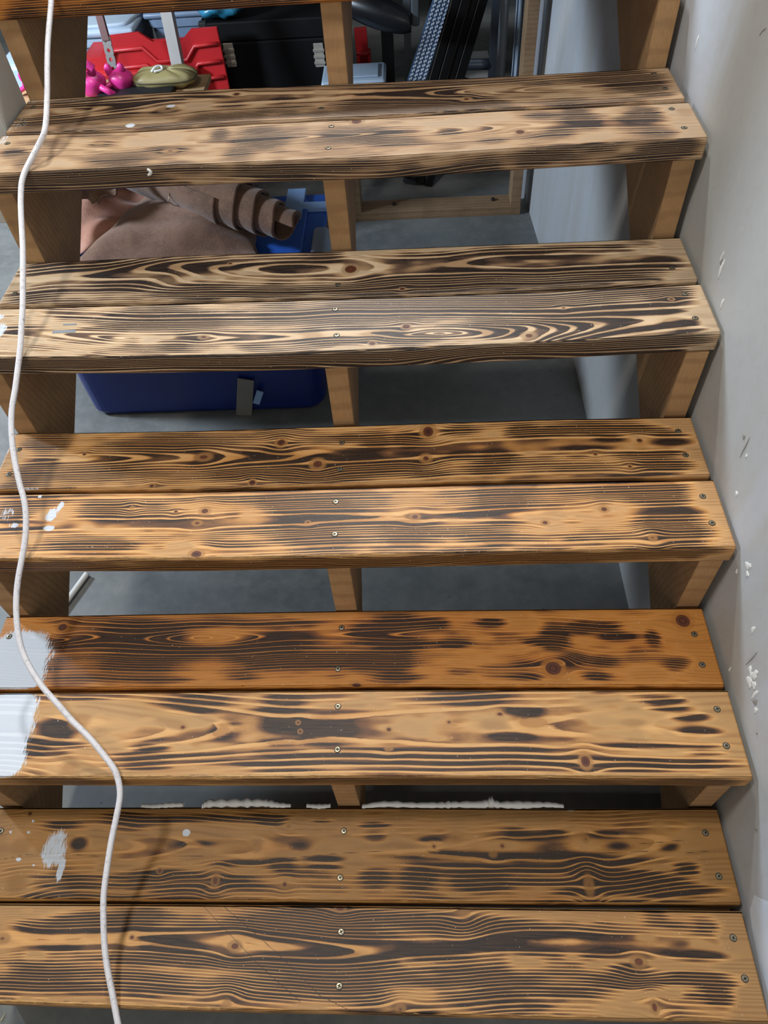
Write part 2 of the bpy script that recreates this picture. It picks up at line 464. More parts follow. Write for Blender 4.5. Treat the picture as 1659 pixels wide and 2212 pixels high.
    def setf(n, arr):
        a = me.attributes.new(n, 'FLOAT', 'POINT'); a.data.foreach_set('value', arr.ravel().astype(np.float32))
    setf('ring', ring+seed*7.13); setf('burn', burn); setf('knot', knot); setf('paint', paint); setf('wear', wear); setf('crack', crack)
    a = me.attributes.new('grain_uv', 'FLOAT_VECTOR', 'POINT')
    a.data.foreach_set('vector', np.stack([Ug+seed*3.7, Sg+seed*1.9, np.full_like(Ug, seed*.77)], -1).ravel().astype(np.float32))
    root = link(name, me, mat)
    tag(root, label, 'stair tread', 'scorched tread boards of the open staircase')
    # screws
    for sxy in screws:
        p = at(*sxy, 2, z); make_screw(p, z, root)
    o = Board(); o.root = root; o.z = z; o.yb = yb; o.yf = yf; o.U = U; o.xl = xl; o.xr = xr
    return o

_screw_me = []
def make_screw(p, z, parent):
    if not _screw_me:
        bm = bmesh.new(); r = .0042; R = .0054
        rings = [(R, .0003), (r*1.04, .0006), (r, .0009), (r*.55, .0011)]
        prev = None; N = 20
        for rr, zz in rings:
            ring = [bm.verts.new((rr*math.cos(2*math.pi*k/N), rr*math.sin(2*math.pi*k/N), zz)) for k in range(N)]
            if prev:
                for k in range(N): bm.faces.new((prev[k], prev[(k+1) % N], ring[(k+1) % N], ring[k]))
            prev = ring
        bm.faces.new(prev)
        low = [bm.verts.new((R*math.cos(2*math.pi*k/N), R*math.sin(2*math.pi*k/N), -.001)) for k in range(N)]
        first = [v for v in bm.verts][:N]
        for k in range(N): bm.faces.new((low[k], low[(k+1) % N], first[(k+1) % N], first[k]))
        for f in bm.faces: f.material_index = 0
        for f in bm.faces:
            c = f.calc_center_median()
            if math.hypot(c.x, c.y) > r*1.01: f.material_index = 1
        for a, b in ((.0026, .0007), (.0007, .0026)):
            vsx = add_box(bm, (-a, -b, .0010), (a, b, .00125))
            for f in {f for v in vsx for f in v.link_faces}: f.material_index = 1
        me = bpy.data.meshes.new('screw'); bm.to_mesh(me); bm.free(); me.materials.append(M_SCREW); me.materials.append(M_SCREWD)
        _screw_me.append(me)
    o = bpy.data.objects.new('screw', _screw_me[0]); COL.objects.link(o); o.parent = parent
    o.location = (p[0], p[1], z); o.rotation_euler[2] = random.uniform(0, 1.5)

# palettes: pale line, mid tan, deep brown, char, unburnt tan
W_A = burnt_wood('scorched_pine_grey', '#bfa483', '#a0805c', '#664a36', '#1d1517', '#a8937a', .36)
W_B = burnt_wood('scorched_pine_pale', '#d6bf9f', '#a98a66', '#5c4638', '#1a1417', '#ad9a80', .33, late_w=.26)
W_C = burnt_wood('scorched_pine_gold', '#dbae74', '#b07c42', '#5f3f28', '#19100e', '#b39066', .36, late_w=.30)
W_D = burnt_wood('scorched_pine_orange', '#cd8f4c', '#b0702c', '#6b3f1c', '#1c0f0a', '#ad7434', .40, late_w=.10)
W_D2 = burnt_wood('scorched_pine_bold', '#cda168', '#a97a45', '#603e25', '#180e0c', '#a08055', .38, late_w=.24)
W_E = burnt_wood('scorched_pine_brown', '#bb8a50', '#96682f', '#5a3a1c', '#1b100a', '#8f6c40', .42)
W_E2 = burnt_wood('scorched_pine_striped', '#c6975c', '#94693a', '#563a24', '#180f0d', '#907048', .40, late_w=.26)

A_BK = [(55, 217), (450, 193), (740, 181), (1130, 163), (1443, 145)]
A_RF = [(10, 288), (300, 280), (545, 263), (830, 250), (1080, 234), (1250, 227), (1480, 214)]
A_FB = [(2, 292), (300, 284), (545, 267.5), (830, 255), (1080, 239), (1250, 232.5), (1486, 220.5)]
A_FT = [(0, 375), (300, 360), (500, 352), (830, 339), (1130, 320), (1330, 308), (1531, 297)]
rearA = board('tread_board', 'greyish rear board of the topmost full tread, against the white post', 4, A_BK, A_RF, None, W_A,
 (.42, .020, .010, .0052, 1.2), left=-.2985, seed=1, basetone=0.32,
 burns='''AL 300 165 120 15 .7;440 175 60 18 .6;150 245 100 18 .6;260 240 120 14 .6;600 165 90 12 .5;715 195 45 14 .8;520 210 60 20 .5;850 135 80 15 .7;
 600 265 200 8 .5;1000 175 60 14 .5;980 225 150 16 .5;1230 150 50 12 .6;1540 205 70 22 .6;1350 215 120 10 .5;1580 150 80 30 .5;1450 95 200 10 .4;770 120 100 10 .4;1100 200 100 14 .4;
 AR 60 150 170 45 .8;200 150 60 30 .7;150 190 150 15 .5;330 150 60 20 .6;420 155 60 12 .7;700 65 250 25 .35;1080 60 100 25 .9;960 55 120 20 .55;1110 95 90 18 .9;1190 130 60 12 .6;
 1000 150 80 10 .5;550 175 300 12 .25;750 160 100 12 .4;300 70 200 20 .3''',
 knots='AL 1022 127 14 6 1;725 190 35 12 .6;AR 355 148 20 8 .7', paints='AL 738 178 18 5 1;563 262 18 7 1.2;140 155 60 14 .35;60 260 60 30 .3',
 screws=[(72, 231), (50, 266), (694, 234), (1412, 158), (1437, 191)])
frontA = board('tread_board', 'greyish front board of the topmost full tread, with a white drip', 4, A_FB, A_FT, None, W_A,
 (.45, .016, .012, .0046, 1.5), left=-.3000, seed=2, basetone=0.28,
 burns='''AL 60 380 50 20 .55;110 430 50 25 .5;250 345 60 20 .4;430 345 50 10 .6;480 400 110 22 .55;560 420 60 25 .5;730 370 60 14 .75;760 430 60 14 .5;950 300 30 20 .75;1120 285 60 14 .7;
 1150 340 80 25 .6;1030 380 50 25 .5;1500 300 120 30 .55;1600 300 60 25 .6;1400 350 100 20 .3;1100 320 120 15 .5;
 AR 60 330 100 20 .6;280 290 50 15 .6;680 220 50 14 .55;830 235 60 25 .75;900 250 40 20 .6;820 200 40 12 .8;1120 215 60 30 .85;1080 240 60 20 .6;760 290 60 20 .5;470 330 60 12 .5;1180 290 80 25 .5;650 270 200 40 .25''',
 face='''AL 170 500 60 30 .9;300 480 80 25 .6;530 480 90 25 .8;400 490 80 25 .5;820 455 50 20 .5;1230 455 70 30 .8;1120 450 80 15 .5;1000 470 60 15 .4;1450 440 120 14 .5;
 AR 350 440 60 20 .6;450 420 50 25 .5;750 400 100 12 .5;650 420 60 20 .4;1280 360 60 30 1;1180 390 60 15 .7;900 350 90 8 .7;1200 400 100 8 .6;100 460 150 12 .4''',
 knots='AL 1540 245 25 12 .9;430 340 25 8 .4;735 372 28 9 .6;AR 587 290 20 9 1;1300 203 32 14 .45', paints='AL 0 320 40 30 .42',
 wears='P 500 350 900 3.5 .55', screws=[(16, 310), (716, 273), (709, 320), (1451, 235), (1478, 276)])
B_BK = [(45, 569), (415, 551), (740, 541), (1150, 525), (1470, 512.5)]
B_RF = [(0, 659), (415, 648), (830, 637), (1206, 621), (1506, 603)]
B_FB = [(0, 666), (415, 655), (830, 642.5), (1206, 628), (1511, 612.5)]
B_FT = [(0, 773), (300, 771), (550, 766), (830, 755), (1130, 742), (1380, 728), (1559, 718)]
rearB = board('tread_board', 'pale scorched rear board with a round dark knot near the middle stringer', 3, B_BK, B_RF, None, W_B,
 (.45, .034, .004, .0064, 2.2), seed=3, basetone=0.32,
 burns='''BL 250 110 100 20 .5;450 100 100 30 .55;620 90 200 20 .55;560 170 150 20 .6;730 140 30 14 .7;900 85 200 15 .4;1100 90 300 12 .6;1370 70 80 18 .7;1400 40 60 10 .6;880 220 60 12 1;1080 210 100 12 .9;
 1250 215 60 12 .9;1400 130 60 20 .4;1620 150 30 16 .9;1550 190 100 15 .7;130 230 80 20 .6;740 210 80 14 .6;180 85 60 8 .7;300 200 200 15 .35;1350 190 200 14 .6;950 180 250 12 .4;
 BR 60 140 60 20 .5;330 140 80 20 .85;610 100 70 16 .95;500 90 60 14 .5;350 95 200 10 .6;800 70 150 8 .7;1000 65 40 8 .6;700 175 450 18 .7;300 200 300 25 .6;1190 125 60 14 1;1150 155 90 12 .8;
 1000 190 180 14 .5;500 235 300 14 .9;150 260 250 8 .8;1140 210 40 8 .6;900 215 200 8 .6;200 225 200 12 .7''',
 knots='BL 1515 103 27 17 1;995 78 8 4 1;725 150 60 22 .25;BR 78 248 12 6 1', screws=[(32, 634), (730, 615), (1452, 579)])
frontB = board('tread_board', 'palest front board, wavy light grain and two thin grey strips', 3, B_FB, B_FT, None, W_B,
 (.72, .016, .008, .0056, 2.3), seed=4, basetone=0.37,
 burns='''BL 650 290 200 30 .5;800 340 200 25 .7;600 350 100 15 .5;1200 300 400 25 .45;1500 310 200 25 .7;1530 360 60 8 .8;750 440 60 14 .7;1270 395 150 20 .6;1450 420 120 10 .7;1100 440 60 15 .5;
 1600 380 60 10 .6;1550 260 150 20 .5;900 380 200 8 .4;
 BR 200 290 250 50 .75;450 300 200 50 .7;700 330 200 40 .5;1100 250 150 25 .65;1250 270 60 30 .85;900 280 200 25 .5;1230 300 60 20 .6;30 440 60 18 1;480 430 70 22 1;440 405 150 12 .6;100 465 200 12 .8;
 880 380 180 25 .9;1060 425 110 16 1;1270 395 60 20 1;1320 425 60 8 .7;900 450 180 10 .7;60 350 200 20 .85;1050 330 200 20 .6;780 400 100 15 .7''',
 face='''BL 200 500 200 30 .6;60 510 80 30 .75;500 500 300 25 .6;840 500 120 25 .6;1130 490 160 30 1;1300 480 100 20 .6;1600 480 120 25 .9;
 BR 80 510 200 30 .8;600 510 300 25 .7;1000 480 250 25 .7;1130 460 70 20 1;1250 460 80 20 .9;300 530 200 20 .7;1350 490 60 10 .6;860 500 160 20 .6''',
 knots='BL 1608 424 15 8 1;880 396 20 8 .7;BR 95 410 18 10 1;625 450 28 14 .7;1240 292 12 6 .8;775 330 8 5 .8', paints='BL 0 370 22 34 .62;0 310 16 12 .6;0 495 22 5 1',
 wears='P 500 770 900 3.0 .62', screws=[(724, 668), (727, 724), (1480, 635), (1502, 687)])
C_BK = [(30, 936), (415, 930), (740, 919.5), (1180, 905), (1491, 900)]
C_RF = [(0, 1059), (415, 1054), (830, 1042), (1180, 1034), (1534, 1026.5)]
C_FB = [(0, 1066), (415, 1062), (830, 1051.5), (1180, 1042), (1540, 1035.5)]
C_FT = [(0, 1209), (415, 1208), (740, 1201.5), (1130, 1193), (1400, 1187), (1591, 1183)]
rearC = board('tread_board', 'golden rear board of the middle tread, with several orange knots', 2, C_BK, C_RF, None, W_C,
 (.50, .020, .006, .0052, 1.0), seed=5, basetone=0.30,
 burns='''CL 210 90 60 40 .8;200 180 40 16 .85;120 230 60 40 .75;350 230 150 40 .5;600 110 150 40 .45;700 120 100 30 .5;830 90 200 40 .45;950 170 150 30 .5;1010 230 120 25 .75;1180 150 100 30 .6;
 1300 220 140 35 .8;1500 70 50 14 .7;1620 90 50 30 .9;1490 150 110 20 1;1550 200 100 30 .75;1450 230 150 30 .7;1150 60 150 20 .3;60 280 60 12 .7;700 250 150 30 .4;500 190 200 20 .3;
 CR 100 110 50 20 .95;330 80 70 20 .7;600 80 60 25 .95;750 80 70 18 .85;900 75 60 22 .95;1050 70 80 14 .85;120 140 60 20 .6;330 185 50 16 .65;490 195 60 25 .9;440 250 70 25 .65;850 155 120 10 .6;
 970 115 50 12 .75;1230 100 70 12 .65;1240 130 70 12 .85;1100 180 80 12 .6;1220 175 60 12 .75;1220 230 90 22 .95;60 230 150 30 .6;200 270 80 14 .7;700 240 300 20 .35;1130 270 100 10 .6''',
 knots='CL 1215 92 20 16 .9;880 155 30 14 .7;1372 185 26 20 .8;365 142 6 5 1;655 280 10 8 1;1090 265 14 12 1;CR 190 85 26 26 .9;1103 123 12 8 1;180 200 22 16 .7;912 182 6 5 1;1062 235 10 8 .8',
 screws=[(41, 971), (19, 1025), (739, 956), (734, 1013), (1465, 931), (1481, 983)], paints='CL 120 295 60 8 .5;20 130 14 12 1')
frontC = board('tread_board', 'golden front board of the middle tread, silvery paint dabs at its left', 2, C_FB, C_FT, None, W_C,
 (.47, .022, .004, .0047, .8), seed=6, basetone=0.32,
 burns='''CL 60 400 60 70 .65;200 340 60 30 .5;380 540 130 30 .8;500 540 60 20 .6;430 370 100 40 .4;600 400 150 40 .4;800 440 200 25 .4;1300 370 100 50 .9;1420 400 120 60 .85;1350 440 100 20 .7;
 1320 490 100 30 .6;1450 520 120 30 .6;1200 340 200 25 .5;1560 430 80 20 .5;1600 350 80 20 .4;1100 470 200 20 .35;900 330 200 20 .35;1550 300 80 12 .6;
 CR 490 345 80 40 .9;600 320 60 14 .75;520 400 80 20 .9;400 440 120 12 .75;500 480 60 10 .65;400 520 100 30 .65;480 560 60 20 .65;60 500 120 35 .7;80 560 80 20 .65;200 520 100 20 .55;
 1180 340 100 50 1;1000 330 150 40 .55;1240 434 90 20 1;1280 520 110 50 .9;1200 470 80 20 .75;250 380 200 25 .3;700 350 150 30 .35;340 600 100 10 .9''',
 face='''CL 60 640 80 20 .8;300 625 120 20 .8;800 620 150 15 .7;500 640 200 10 .6;1300 605 100 15 .7;1500 615 150 12 .8;1100 620 150 12 .6;
 CR 150 640 100 14 .8;430 620 120 25 .85;750 620 150 12 .85;1200 610 160 12 .85;1340 602 80 8 .9;900 635 200 10 .6''',
 knots='CL 885 388 20 14 .8;852 440 18 10 .7;760 390 6 5 1;1330 436 10 6 .8;848 575 26 18 .9;570 375 10 8 .5;CR 133 453 18 12 .8;950 420 18 12 .8;695 478 16 10 .8;1160 543 16 14 .6',
 paints='CL 222 405 22 27 .78;262 365 12 20 .68;210 462 24 11 .72;172 325 7 5 1.2;30 400 30 30 .4;60 450 20 12 .6', wears='P 300 1205 700 5.5 .72;P 1100 1195 350 4 .6',
 screws=[(725, 1084), (723, 1154), (1518, 1072), (1538, 1130)])
D_BK = [(20, 1331), (415, 1324), (740, 1318.5), (1280, 1314), (1517, 1312)]
D_RF = [(0, 1489), (415, 1485.5), (830, 1482), (1200, 1481.5), (1563, 1482)]
D_FB = [(0, 1496.5), (415, 1493), (830, 1489.5), (1200, 1489), (1570, 1490.5)]
D_FT = [(0, 1681), (415, 1682), (830, 1680), (1230, 1680), (1628, 1682)]
rearD = board('tread_board', 'orange-stained rear board with two large red-brown knots and white left end', 1, D_BK, D_RF, None, W_D,
 (.34, .010, .020, .0047, 2.4), seed=7, basetone=0.20,
 burns='''DL 300 80 150 20 .4;250 190 60 20 .6;230 270 80 30 .5;600 160 150 50 .9;620 250 180 50 .75;330 160 100 40 .4;550 90 100 15 .6;900 90 200 15 .6;700 130 60 30 .75;850 220 120 20 .65;
 1160 200 120 40 .95;1250 150 120 20 .6;1100 230 100 30 .6;1280 90 150 12 .5;1600 130 80 25 .85;1450 250 200 40 .65;1600 260 70 30 .75;1050 320 60 20 .5;720 340 100 14 .5;1200 280 150 20 .4;450 330 200 20 .4;
 DR 60 110 90 30 .9;220 120 50 20 .75;460 110 50 18 .75;60 200 90 25 .85;300 200 60 15 .9;40 280 60 60 .75;330 160 60 20 .3;740 160 50 35 .9;680 190 60 14 .75;730 215 40 15 .65;850 135 40 20 .9;
 930 130 60 16 .85;1010 170 70 16 .95;1160 175 25 25 .85;820 265 50 20 .75;950 280 50 18 .65;920 340 50 14 .85;620 345 60 14 .65;650 290 60 12 .55;330 320 60 14 .55;1260 290 50 20 .65;80 350 80 14 .6''',
 knots='DL 270 110 20 16 1;1540 365 22 15 1;DR 730 307 36 30 1;1290 102 32 28 1;765 300 16 14 .6', paints='DL 60 260 135 120 1.05;DL 100 170 90 40 .55;DL 0 330 150 60 1.1',
 screws=[(20, 1375), (738, 1356), (730, 1445), (1500, 1370), (1517, 1436)])
frontD = board('tread_board', 'golden front board with bold dark bars and white brushed left end', 1, D_FB, D_FT, None, W_D2,
 (.42, .040, -.004, .0085, 1.15), seed=8, basetone=0.19,
 burns='''DL 420 410 150 12 .5;850 430 130 25 .85;850 475 80 10 .5;1230 430 80 25 .85;1200 470 100 10 .85;250 550 60 35 .95;180 605 100 12 .95;130 635 50 12 .95;120 665 40 8 .85;300 620 80 8 .5;
 960 565 40 20 1;980 530 40 8 .85;1220 530 60 30 1;1400 540 90 40 1;1210 610 60 12 .95;650 630 60 10 .85;1200 650 80 10 .9;620 665 100 10 .9;620 690 100 10 .9;600 715 90 8 .85;1000 690 200 8 .65;
 1250 700 180 8 .95;1250 730 150 8 .75;1400 665 250 10 .95;1550 640 100 6 .9;850 660 150 10 .55;1400 605 100 12 .85;1500 480 150 12 .5;660 595 60 8 .5;
 DR 390 430 120 16 .75;600 490 60 14 1;640 540 60 25 1;550 600 70 14 1;400 460 100 8 .65;550 655 90 10 .95;400 660 400 8 .75;400 690 450 10 .95;400 720 450 10 .9;400 745 400 6 .65;1210 445 60 14 .85;
 1230 480 70 10 .85;1330 518 60 14 .95;1360 578 70 16 .95;1370 640 80 8 .45;1400 675 60 8 .65;1200 705 250 8 .95;1200 728 250 8 .95;1100 750 200 6 .65;300 440 200 20 .55;950 410 60 10 .45;1150 640 200 8 .6''',
 face='DL 1200 775 300 8 .6;300 780 200 10 .6;DR 300 795 300 10 .8;1000 800 200 10 .5;1420 795 80 14 .9;1250 795 80 10 .6',
 knots='DL 345 520 38 30 .45;790 542 14 10 .8;1297 560 8 8 1;1288 522 6 6 .9;300 720 36 34 .4;DR 870 710 22 26 .95;20 572 12 10 .9;280 540 10 8 .8;500 505 14 8 .9;20 655 16 8 .6',
 paints='DL 20 560 105 190 1.0;DL 0 700 90 60 1;DL 60 440 90 40 .55', wears='P 350 1680 500 6 .8;P 1000 1680 600 3.5 .55',
 screws=[(730, 1526), (729, 1619), (1549, 1532), (1569, 1611)])
E_BK = [(0, 1744), (415, 1742.5), (830, 1743.5), (1200, 1746), (1547, 1744.5)]
E_RF = [(0, 1945), (415, 1946.5), (830, 1949), (1200, 1952), (1603, 1953)]
E_FB = [(0, 1951), (415, 1953), (830, 1957), (1200, 1962), (1606, 1967.5)]
E_FT = [(0, 2168), (415, 2183), (740, 2189), (1130, 2200), (1500, 2207), (1659, 2212)]
rearE = board('tread_board', 'brown rear board of the lowest tread, with a dry white brush stroke', 0, E_BK, E_RF, None, W_E,
 (.36, .034, .002, .0060, 1.6), seed=9, basetone=0.17,
 burns='''EL 540 80 80 12 .5;800 95 170 10 .85;600 110 150 14 .65;270 125 60 16 .75;340 205 30 22 .9;560 140 60 12 .5;1160 90 60 12 .85;1170 115 40 10 .85;1100 100 80 10 .5;1390 105 40 8 .5;1620 125 40 8 .95;
 1620 175 40 20 .5;850 205 60 10 .85;1290 215 40 15 .5;1040 290 80 10 .9;1210 285 50 14 1;1400 270 60 10 .85;1400 305 60 10 .75;1230 315 50 8 .75;700 330 150 10 .65;720 355 200 10 .85;1000 355 60 10 .95;
 300 350 150 10 .55;280 385 120 10 .55;550 385 200 10 .55;820 385 80 8 .85;1030 390 60 8 .75;780 410 120 8 .65;1300 340 100 8 .5;1620 350 50 30 .75;250 430 120 12 .85;700 435 300 8 .65;1250 400 200 30 .3;
 ER 200 190 40 12 .75;570 145 50 8 .65;630 175 120 14 .85;740 160 40 10 .85;740 225 70 25 .65;960 165 60 12 .85;1090 170 40 8 .65;1010 215 40 14 .65;1220 215 40 16 .75;250 255 170 14 1;600 265 160 16 1;
 840 255 100 10 .75;960 280 150 14 .85;300 300 100 8 .95;700 315 200 14 .95;1020 335 120 10 .95;300 330 80 8 .75;150 350 60 40 .85;450 370 80 40 .75;350 370 60 30 .55;700 370 150 16 .65;1020 370 130 30 .9;
 1200 370 100 20 .75;1310 300 40 8 .85;1310 325 40 10 .95;1350 400 100 12 .75;1100 410 200 10 .75;1250 430 150 8 .85;850 415 80 10 .75;200 440 150 6 .55;1000 455 300 5 .85''',
 knots='EL 90 215 36 30 .5;70 375 40 40 .42;930 365 14 24 .75;690 322 10 10 1;1107 222 22 20 .45;1230 382 8 10 1;1247 130 8 8 .6;130 75 8 7 1;ER 510 215 10 10 .8;215 217 8 8 .8;305 180 14 10 .6;470 250 16 14 .5;870 185 14 14 .6;885 385 18 40 .55',
 paints='EL 235 230 52 80 .62;262 320 14 50 .75;805 158 16 14 .9;80 273 9 7 1.4;142 107 5 5 1.4;47 154 5 5 1.4;124 155 5 5 1.4;146 298 5 4 1.4;ER 805 55 26 8 .8',
 cracks=[[(0, 1857), (60, 1846), (130, 1843), (215, 1850), (330, 1851), (440, 1849)], [(600, 1857), (660, 1850), (740, 1843), (840, 1838)],
         [(1190, 1848), (1300, 1843), (1400, 1839)], [(1380, 1823), (1430, 1819), (1480, 1815)], [(1480, 1843), (1545, 1837)]],
 screws=[(2, 1795), (743, 1795), (735, 1896), (1524, 1799), (1553, 1893)])
frontE = board('tread_board', 'brown striped lowest front board with two diagonal scratches', 0, E_FB, E_FT, None, W_E2,
 (.40, .018, .010, .0047, 1.2), seed=10, basetone=0.34,
 burns='''EL 400 530 100 25 .95;330 550 100 25 .65;600 560 80 30 .65;640 510 100 20 .65;740 650 110 25 .95;700 610 80 10 .65;1150 540 150 40 .75;1350 530 120 60 .85;1500 560 100 60 .75;1230 590 100 30 .75;
 1350 685 130 22 1;800 710 200 14 .9;1050 720 200 20 .9;1400 740 200 25 .9;550 700 150 15 .5;100 720 100 15 .4;200 760 150 20 .4;100 800 200 25 .65;250 830 200 20 .65;700 790 120 25 .55;700 840 100 20 .65;
 1150 800 200 30 .55;1400 800 150 40 .75;1550 850 120 40 .65;1200 860 150 20 .55;250 650 60 12 .65;150 570 60 10 .5;900 570 100 20 .4;1550 610 100 20 .65;
 ER 80 530 150 30 .75;250 560 120 30 .65;450 560 80 30 .75;580 560 120 25 .65;600 620 150 20 .65;200 690 120 20 .85;380 650 150 12 .75;630 670 80 14 .65;350 755 150 14 1;500 800 160 25 .85;200 800 160 20 .65;
 780 760 100 14 .55;1030 790 110 20 1;960 680 80 14 .75;1060 745 60 16 .95;1040 820 80 10 .75;1360 690 90 18 .8;1350 775 110 14 .9;1440 810 60 12 .95;1250 800 150 12 .65;1440 860 50 40 .8;1170 530 50 35 .4;
 1270 560 50 20 .4;1390 560 50 40 .45;850 830 120 40 .45;500 860 150 30 .65;800 850 100 20 .5;650 910 60 20 .6;350 890 100 20 .4;500 930 100 10 .5''',
 knots='EL 1015 648 24 20 .75;10 615 28 20 .6;570 610 10 8 .9;978 905 18 25 .5;1470 480 20 15 1;ER 1100 715 28 24 .75;1168 912 14 26 .8;70 920 20 20 .6;345 500 25 30 .35',
 wears='P 200 2170 420 7 .8;P 1000 2195 700 4 .5', cracks=[[(440, 1958), (560, 2085), (650, 2165)], [(480, 1955), (600, 2060), (690, 2150), (770, 2190)]],
 screws=[(737, 2013), (733, 2130), (1584, 2026), (1609, 2114)])
F_BK = [(0, -200), (740, -212), (1400, -250)]
F_FT = [(0, -8), (453, -32), (810, -56), (1400, -95)]
frontF = board('tread_board', 'tread board at the top edge of the picture, only its scorched front face showing', 5, F_BK, F_FT, None, W_D,
 (.4, .02, 0, .004, 1), seed=12, left=-.299, face='AL 110 -200 50 40 .7;P 300 15 150 10 .4;P 560 0 120 10 .5;P 150 10 40 20 .3', burns='AL 400 -260 100 20 .5')

# the flight goes on above the picture
for k in range(1, 9):
    y1 = YB[5]+.2925*k; z1 = ZT[5]+.178*k
    for a_, b_ in ((y1-.139, y1), (y1-.289, y1-.150)):
        ob = box('tread_board', (XL+.003, a_, z1-TH), (.892, b_, z1), W_C, None, .003)
        tag(ob, 'tread board of the upper flight, above the top edge of the picture', 'stair tread', 'boards of the upper flight')

# white filler squeezed along the back arris of the lowest tread
def caulk(pts, hts):
    """lumpy bead: photo points along the rear arris, heights in mm"""
    vs, fs = [], []; n = len(pts); seg = 10; P = []
    for (x, y), h in zip(pts, hts):
        p = at(x, y, 2, rearE.z); P.append((p[0], p[1]+.001, h/1000.))
    q = smooth_path([(a, b, c) for a, b, c in P], 7); N = len(q)
    for i, v in enumerate(q):
        h = max(.0006, 1.25*v.z*(1+.25*math.sin(i*2.1)+.2*random.uniform(-1, 1))); wd = .0022+h*.55
        for k in range(seg):
            a = 2*math.pi*k/seg
            vs.append((v.x, v.y+math.cos(a)*wd+.0005, rearE.z-.001+math.sin(a)*h*.9+h*.35))
    for i in range(N-1):
        for k in range(seg): fs.append((i*seg+k, i*seg+(k+1) % seg, (i+1)*seg+(k+1) % seg, (i+1)*seg+k))
    fs += [tuple(range(seg)), tuple((N-1)*seg+k for k in range(seg))[::-1]]
    o = pyd('filler_bead', vs, fs, M_WHITE, rearE.root, True); o['label'] = 'lumpy white filler along the rear edge'
caulk([(305, 1742), (330, 1743), (365, 1741), (397, 1740)], [1, 2.2, 3.0, 2.4])
caulk([(437, 1743), (455, 1738), (520, 1737), (570, 1737), (600, 1741), (628, 1742)], [3, 6, 7.5, 6, 3.5, 1])
caulk([(662, 1742), (690, 1744), (714, 1742)], [1.6, 2.5, 1.5])
caulk([(782, 1744), (830, 1739), (900, 1741), (950, 1741), (985, 1740), (1040, 1740), (1062, 1736), (1075, 1740), (1130, 1741), (1180, 1740), (1218, 1743)], [1.5, 5, 4, 4.5, 5, 6, 9, 5, 5.5, 4, 1])
def drip(name, parent, pts, r, mat, lab):
    o = tube(name, pts, r, mat, parent, 8); o['label'] = lab
yn = float(np.interp(-.02, frontA.U, frontA.yf))-.0005
a = at(318, 365, 1, yn); b = at(326, 372, 1, yn); c = at(320, 379, 1, yn)
drip('paint_drip', frontA.root, [a, b, c], lambda u: .0018+.0012*math.sin(u*3.1), M_WHITE, 'white paint drip')
# two short grey tape strips on the pale tread
M_TAPE = plain('silver_tape', '#7d858d', .4, .1)
for (x0, y0), (x1, y1), wd in (((136, 703), (166, 699), .0018), ((113, 719), (164, 714), .0035)):
    p = at(x0, y0, 2, ZT[3]); q = at(x1, y1, 2, ZT[3])
    o = box('tape_strip', (p[0], (p[1]+q[1])/2-wd, ZT[3]-.0002), (q[0], (p[1]+q[1])/2+wd, ZT[3]+.0006), M_TAPE, frontB.root); o['label'] = 'thin grey strip'

# stringers: saw-tooth cut planks
def stringer(x0, x1, zoff, label, dx=0., up=8):
    pts = []; SB = .007
    for t in range(0, 6):
        zl = (ZT[t-1] if t > 0 else FZ) if t else FZ
        y = YB[t-1]+SB if t > 0 else YB[0]-.2887+.02
        pts.append((y, (ZT[t-1]-TH if t > 0 else FZ)))
        pts.append((y, ZT[t]-TH-.0006))
    for k in range(1, up+1):
        pts.append((YB[5]+SB+.2925*(k-1), ZT[5]+.178*(k-1)-TH-.0006)); pts.append((YB[5]+SB+.2925*(k-1), ZT[5]+.178*k-TH-.0006))
    yt = YB[5]+.2925*up+(.01 if up else .04); pts.append((yt, ZT[5]+.178*up-TH-.0006)); pts.append((yt, -.186+zoff+.614*yt))
    yb = (FZ+.186-zoff)/.614; pts.append((yb, FZ))
    q = []; 
    for p in pts:
        if not q or (abs(p[0]-q[-1][0])+abs(p[1]-q[-1][1]) > 1e-5): q.append(p)
    o = prism('stair_stringer', q, 0, x0, x1, M_LUM, None, .0009)
    if dx:
        for v in o.data.vertices: v.co.x += dx*(v.co.y)
    return tag(o, label, 'stair stringer', 'saw-tooth stringers carrying the treads')
stringer(-.3003, -.2628, 0., 'left wooden stringer under the tread ends beside the white cable')
stringer(.307, .345, .035, 'middle wooden stringer, end-cut faces showing between the treads', -.0064)
stringer(.9065, .9445, 0., 'right wooden stringer close to the painted wall', 0., 0)
# brush of white paint on the foot of the left stringer cut above the top tread is a stain on the lumber
# ------------------------------------------------------------------ white post
pz0 = .52
def wpost():
    y0, y1 = 1.035, 1.150; xr_ = -.3035
    o = prism('newel_post', [(xr_-.16, y0), (xr_, y0), (xr_, y1), (xr_-.16, y1)], 2, pz0, 1.9, M_POST, None, .002)
    tag(o, 'white painted post standing at the left end of the topmost tread', 'post')
wpost()
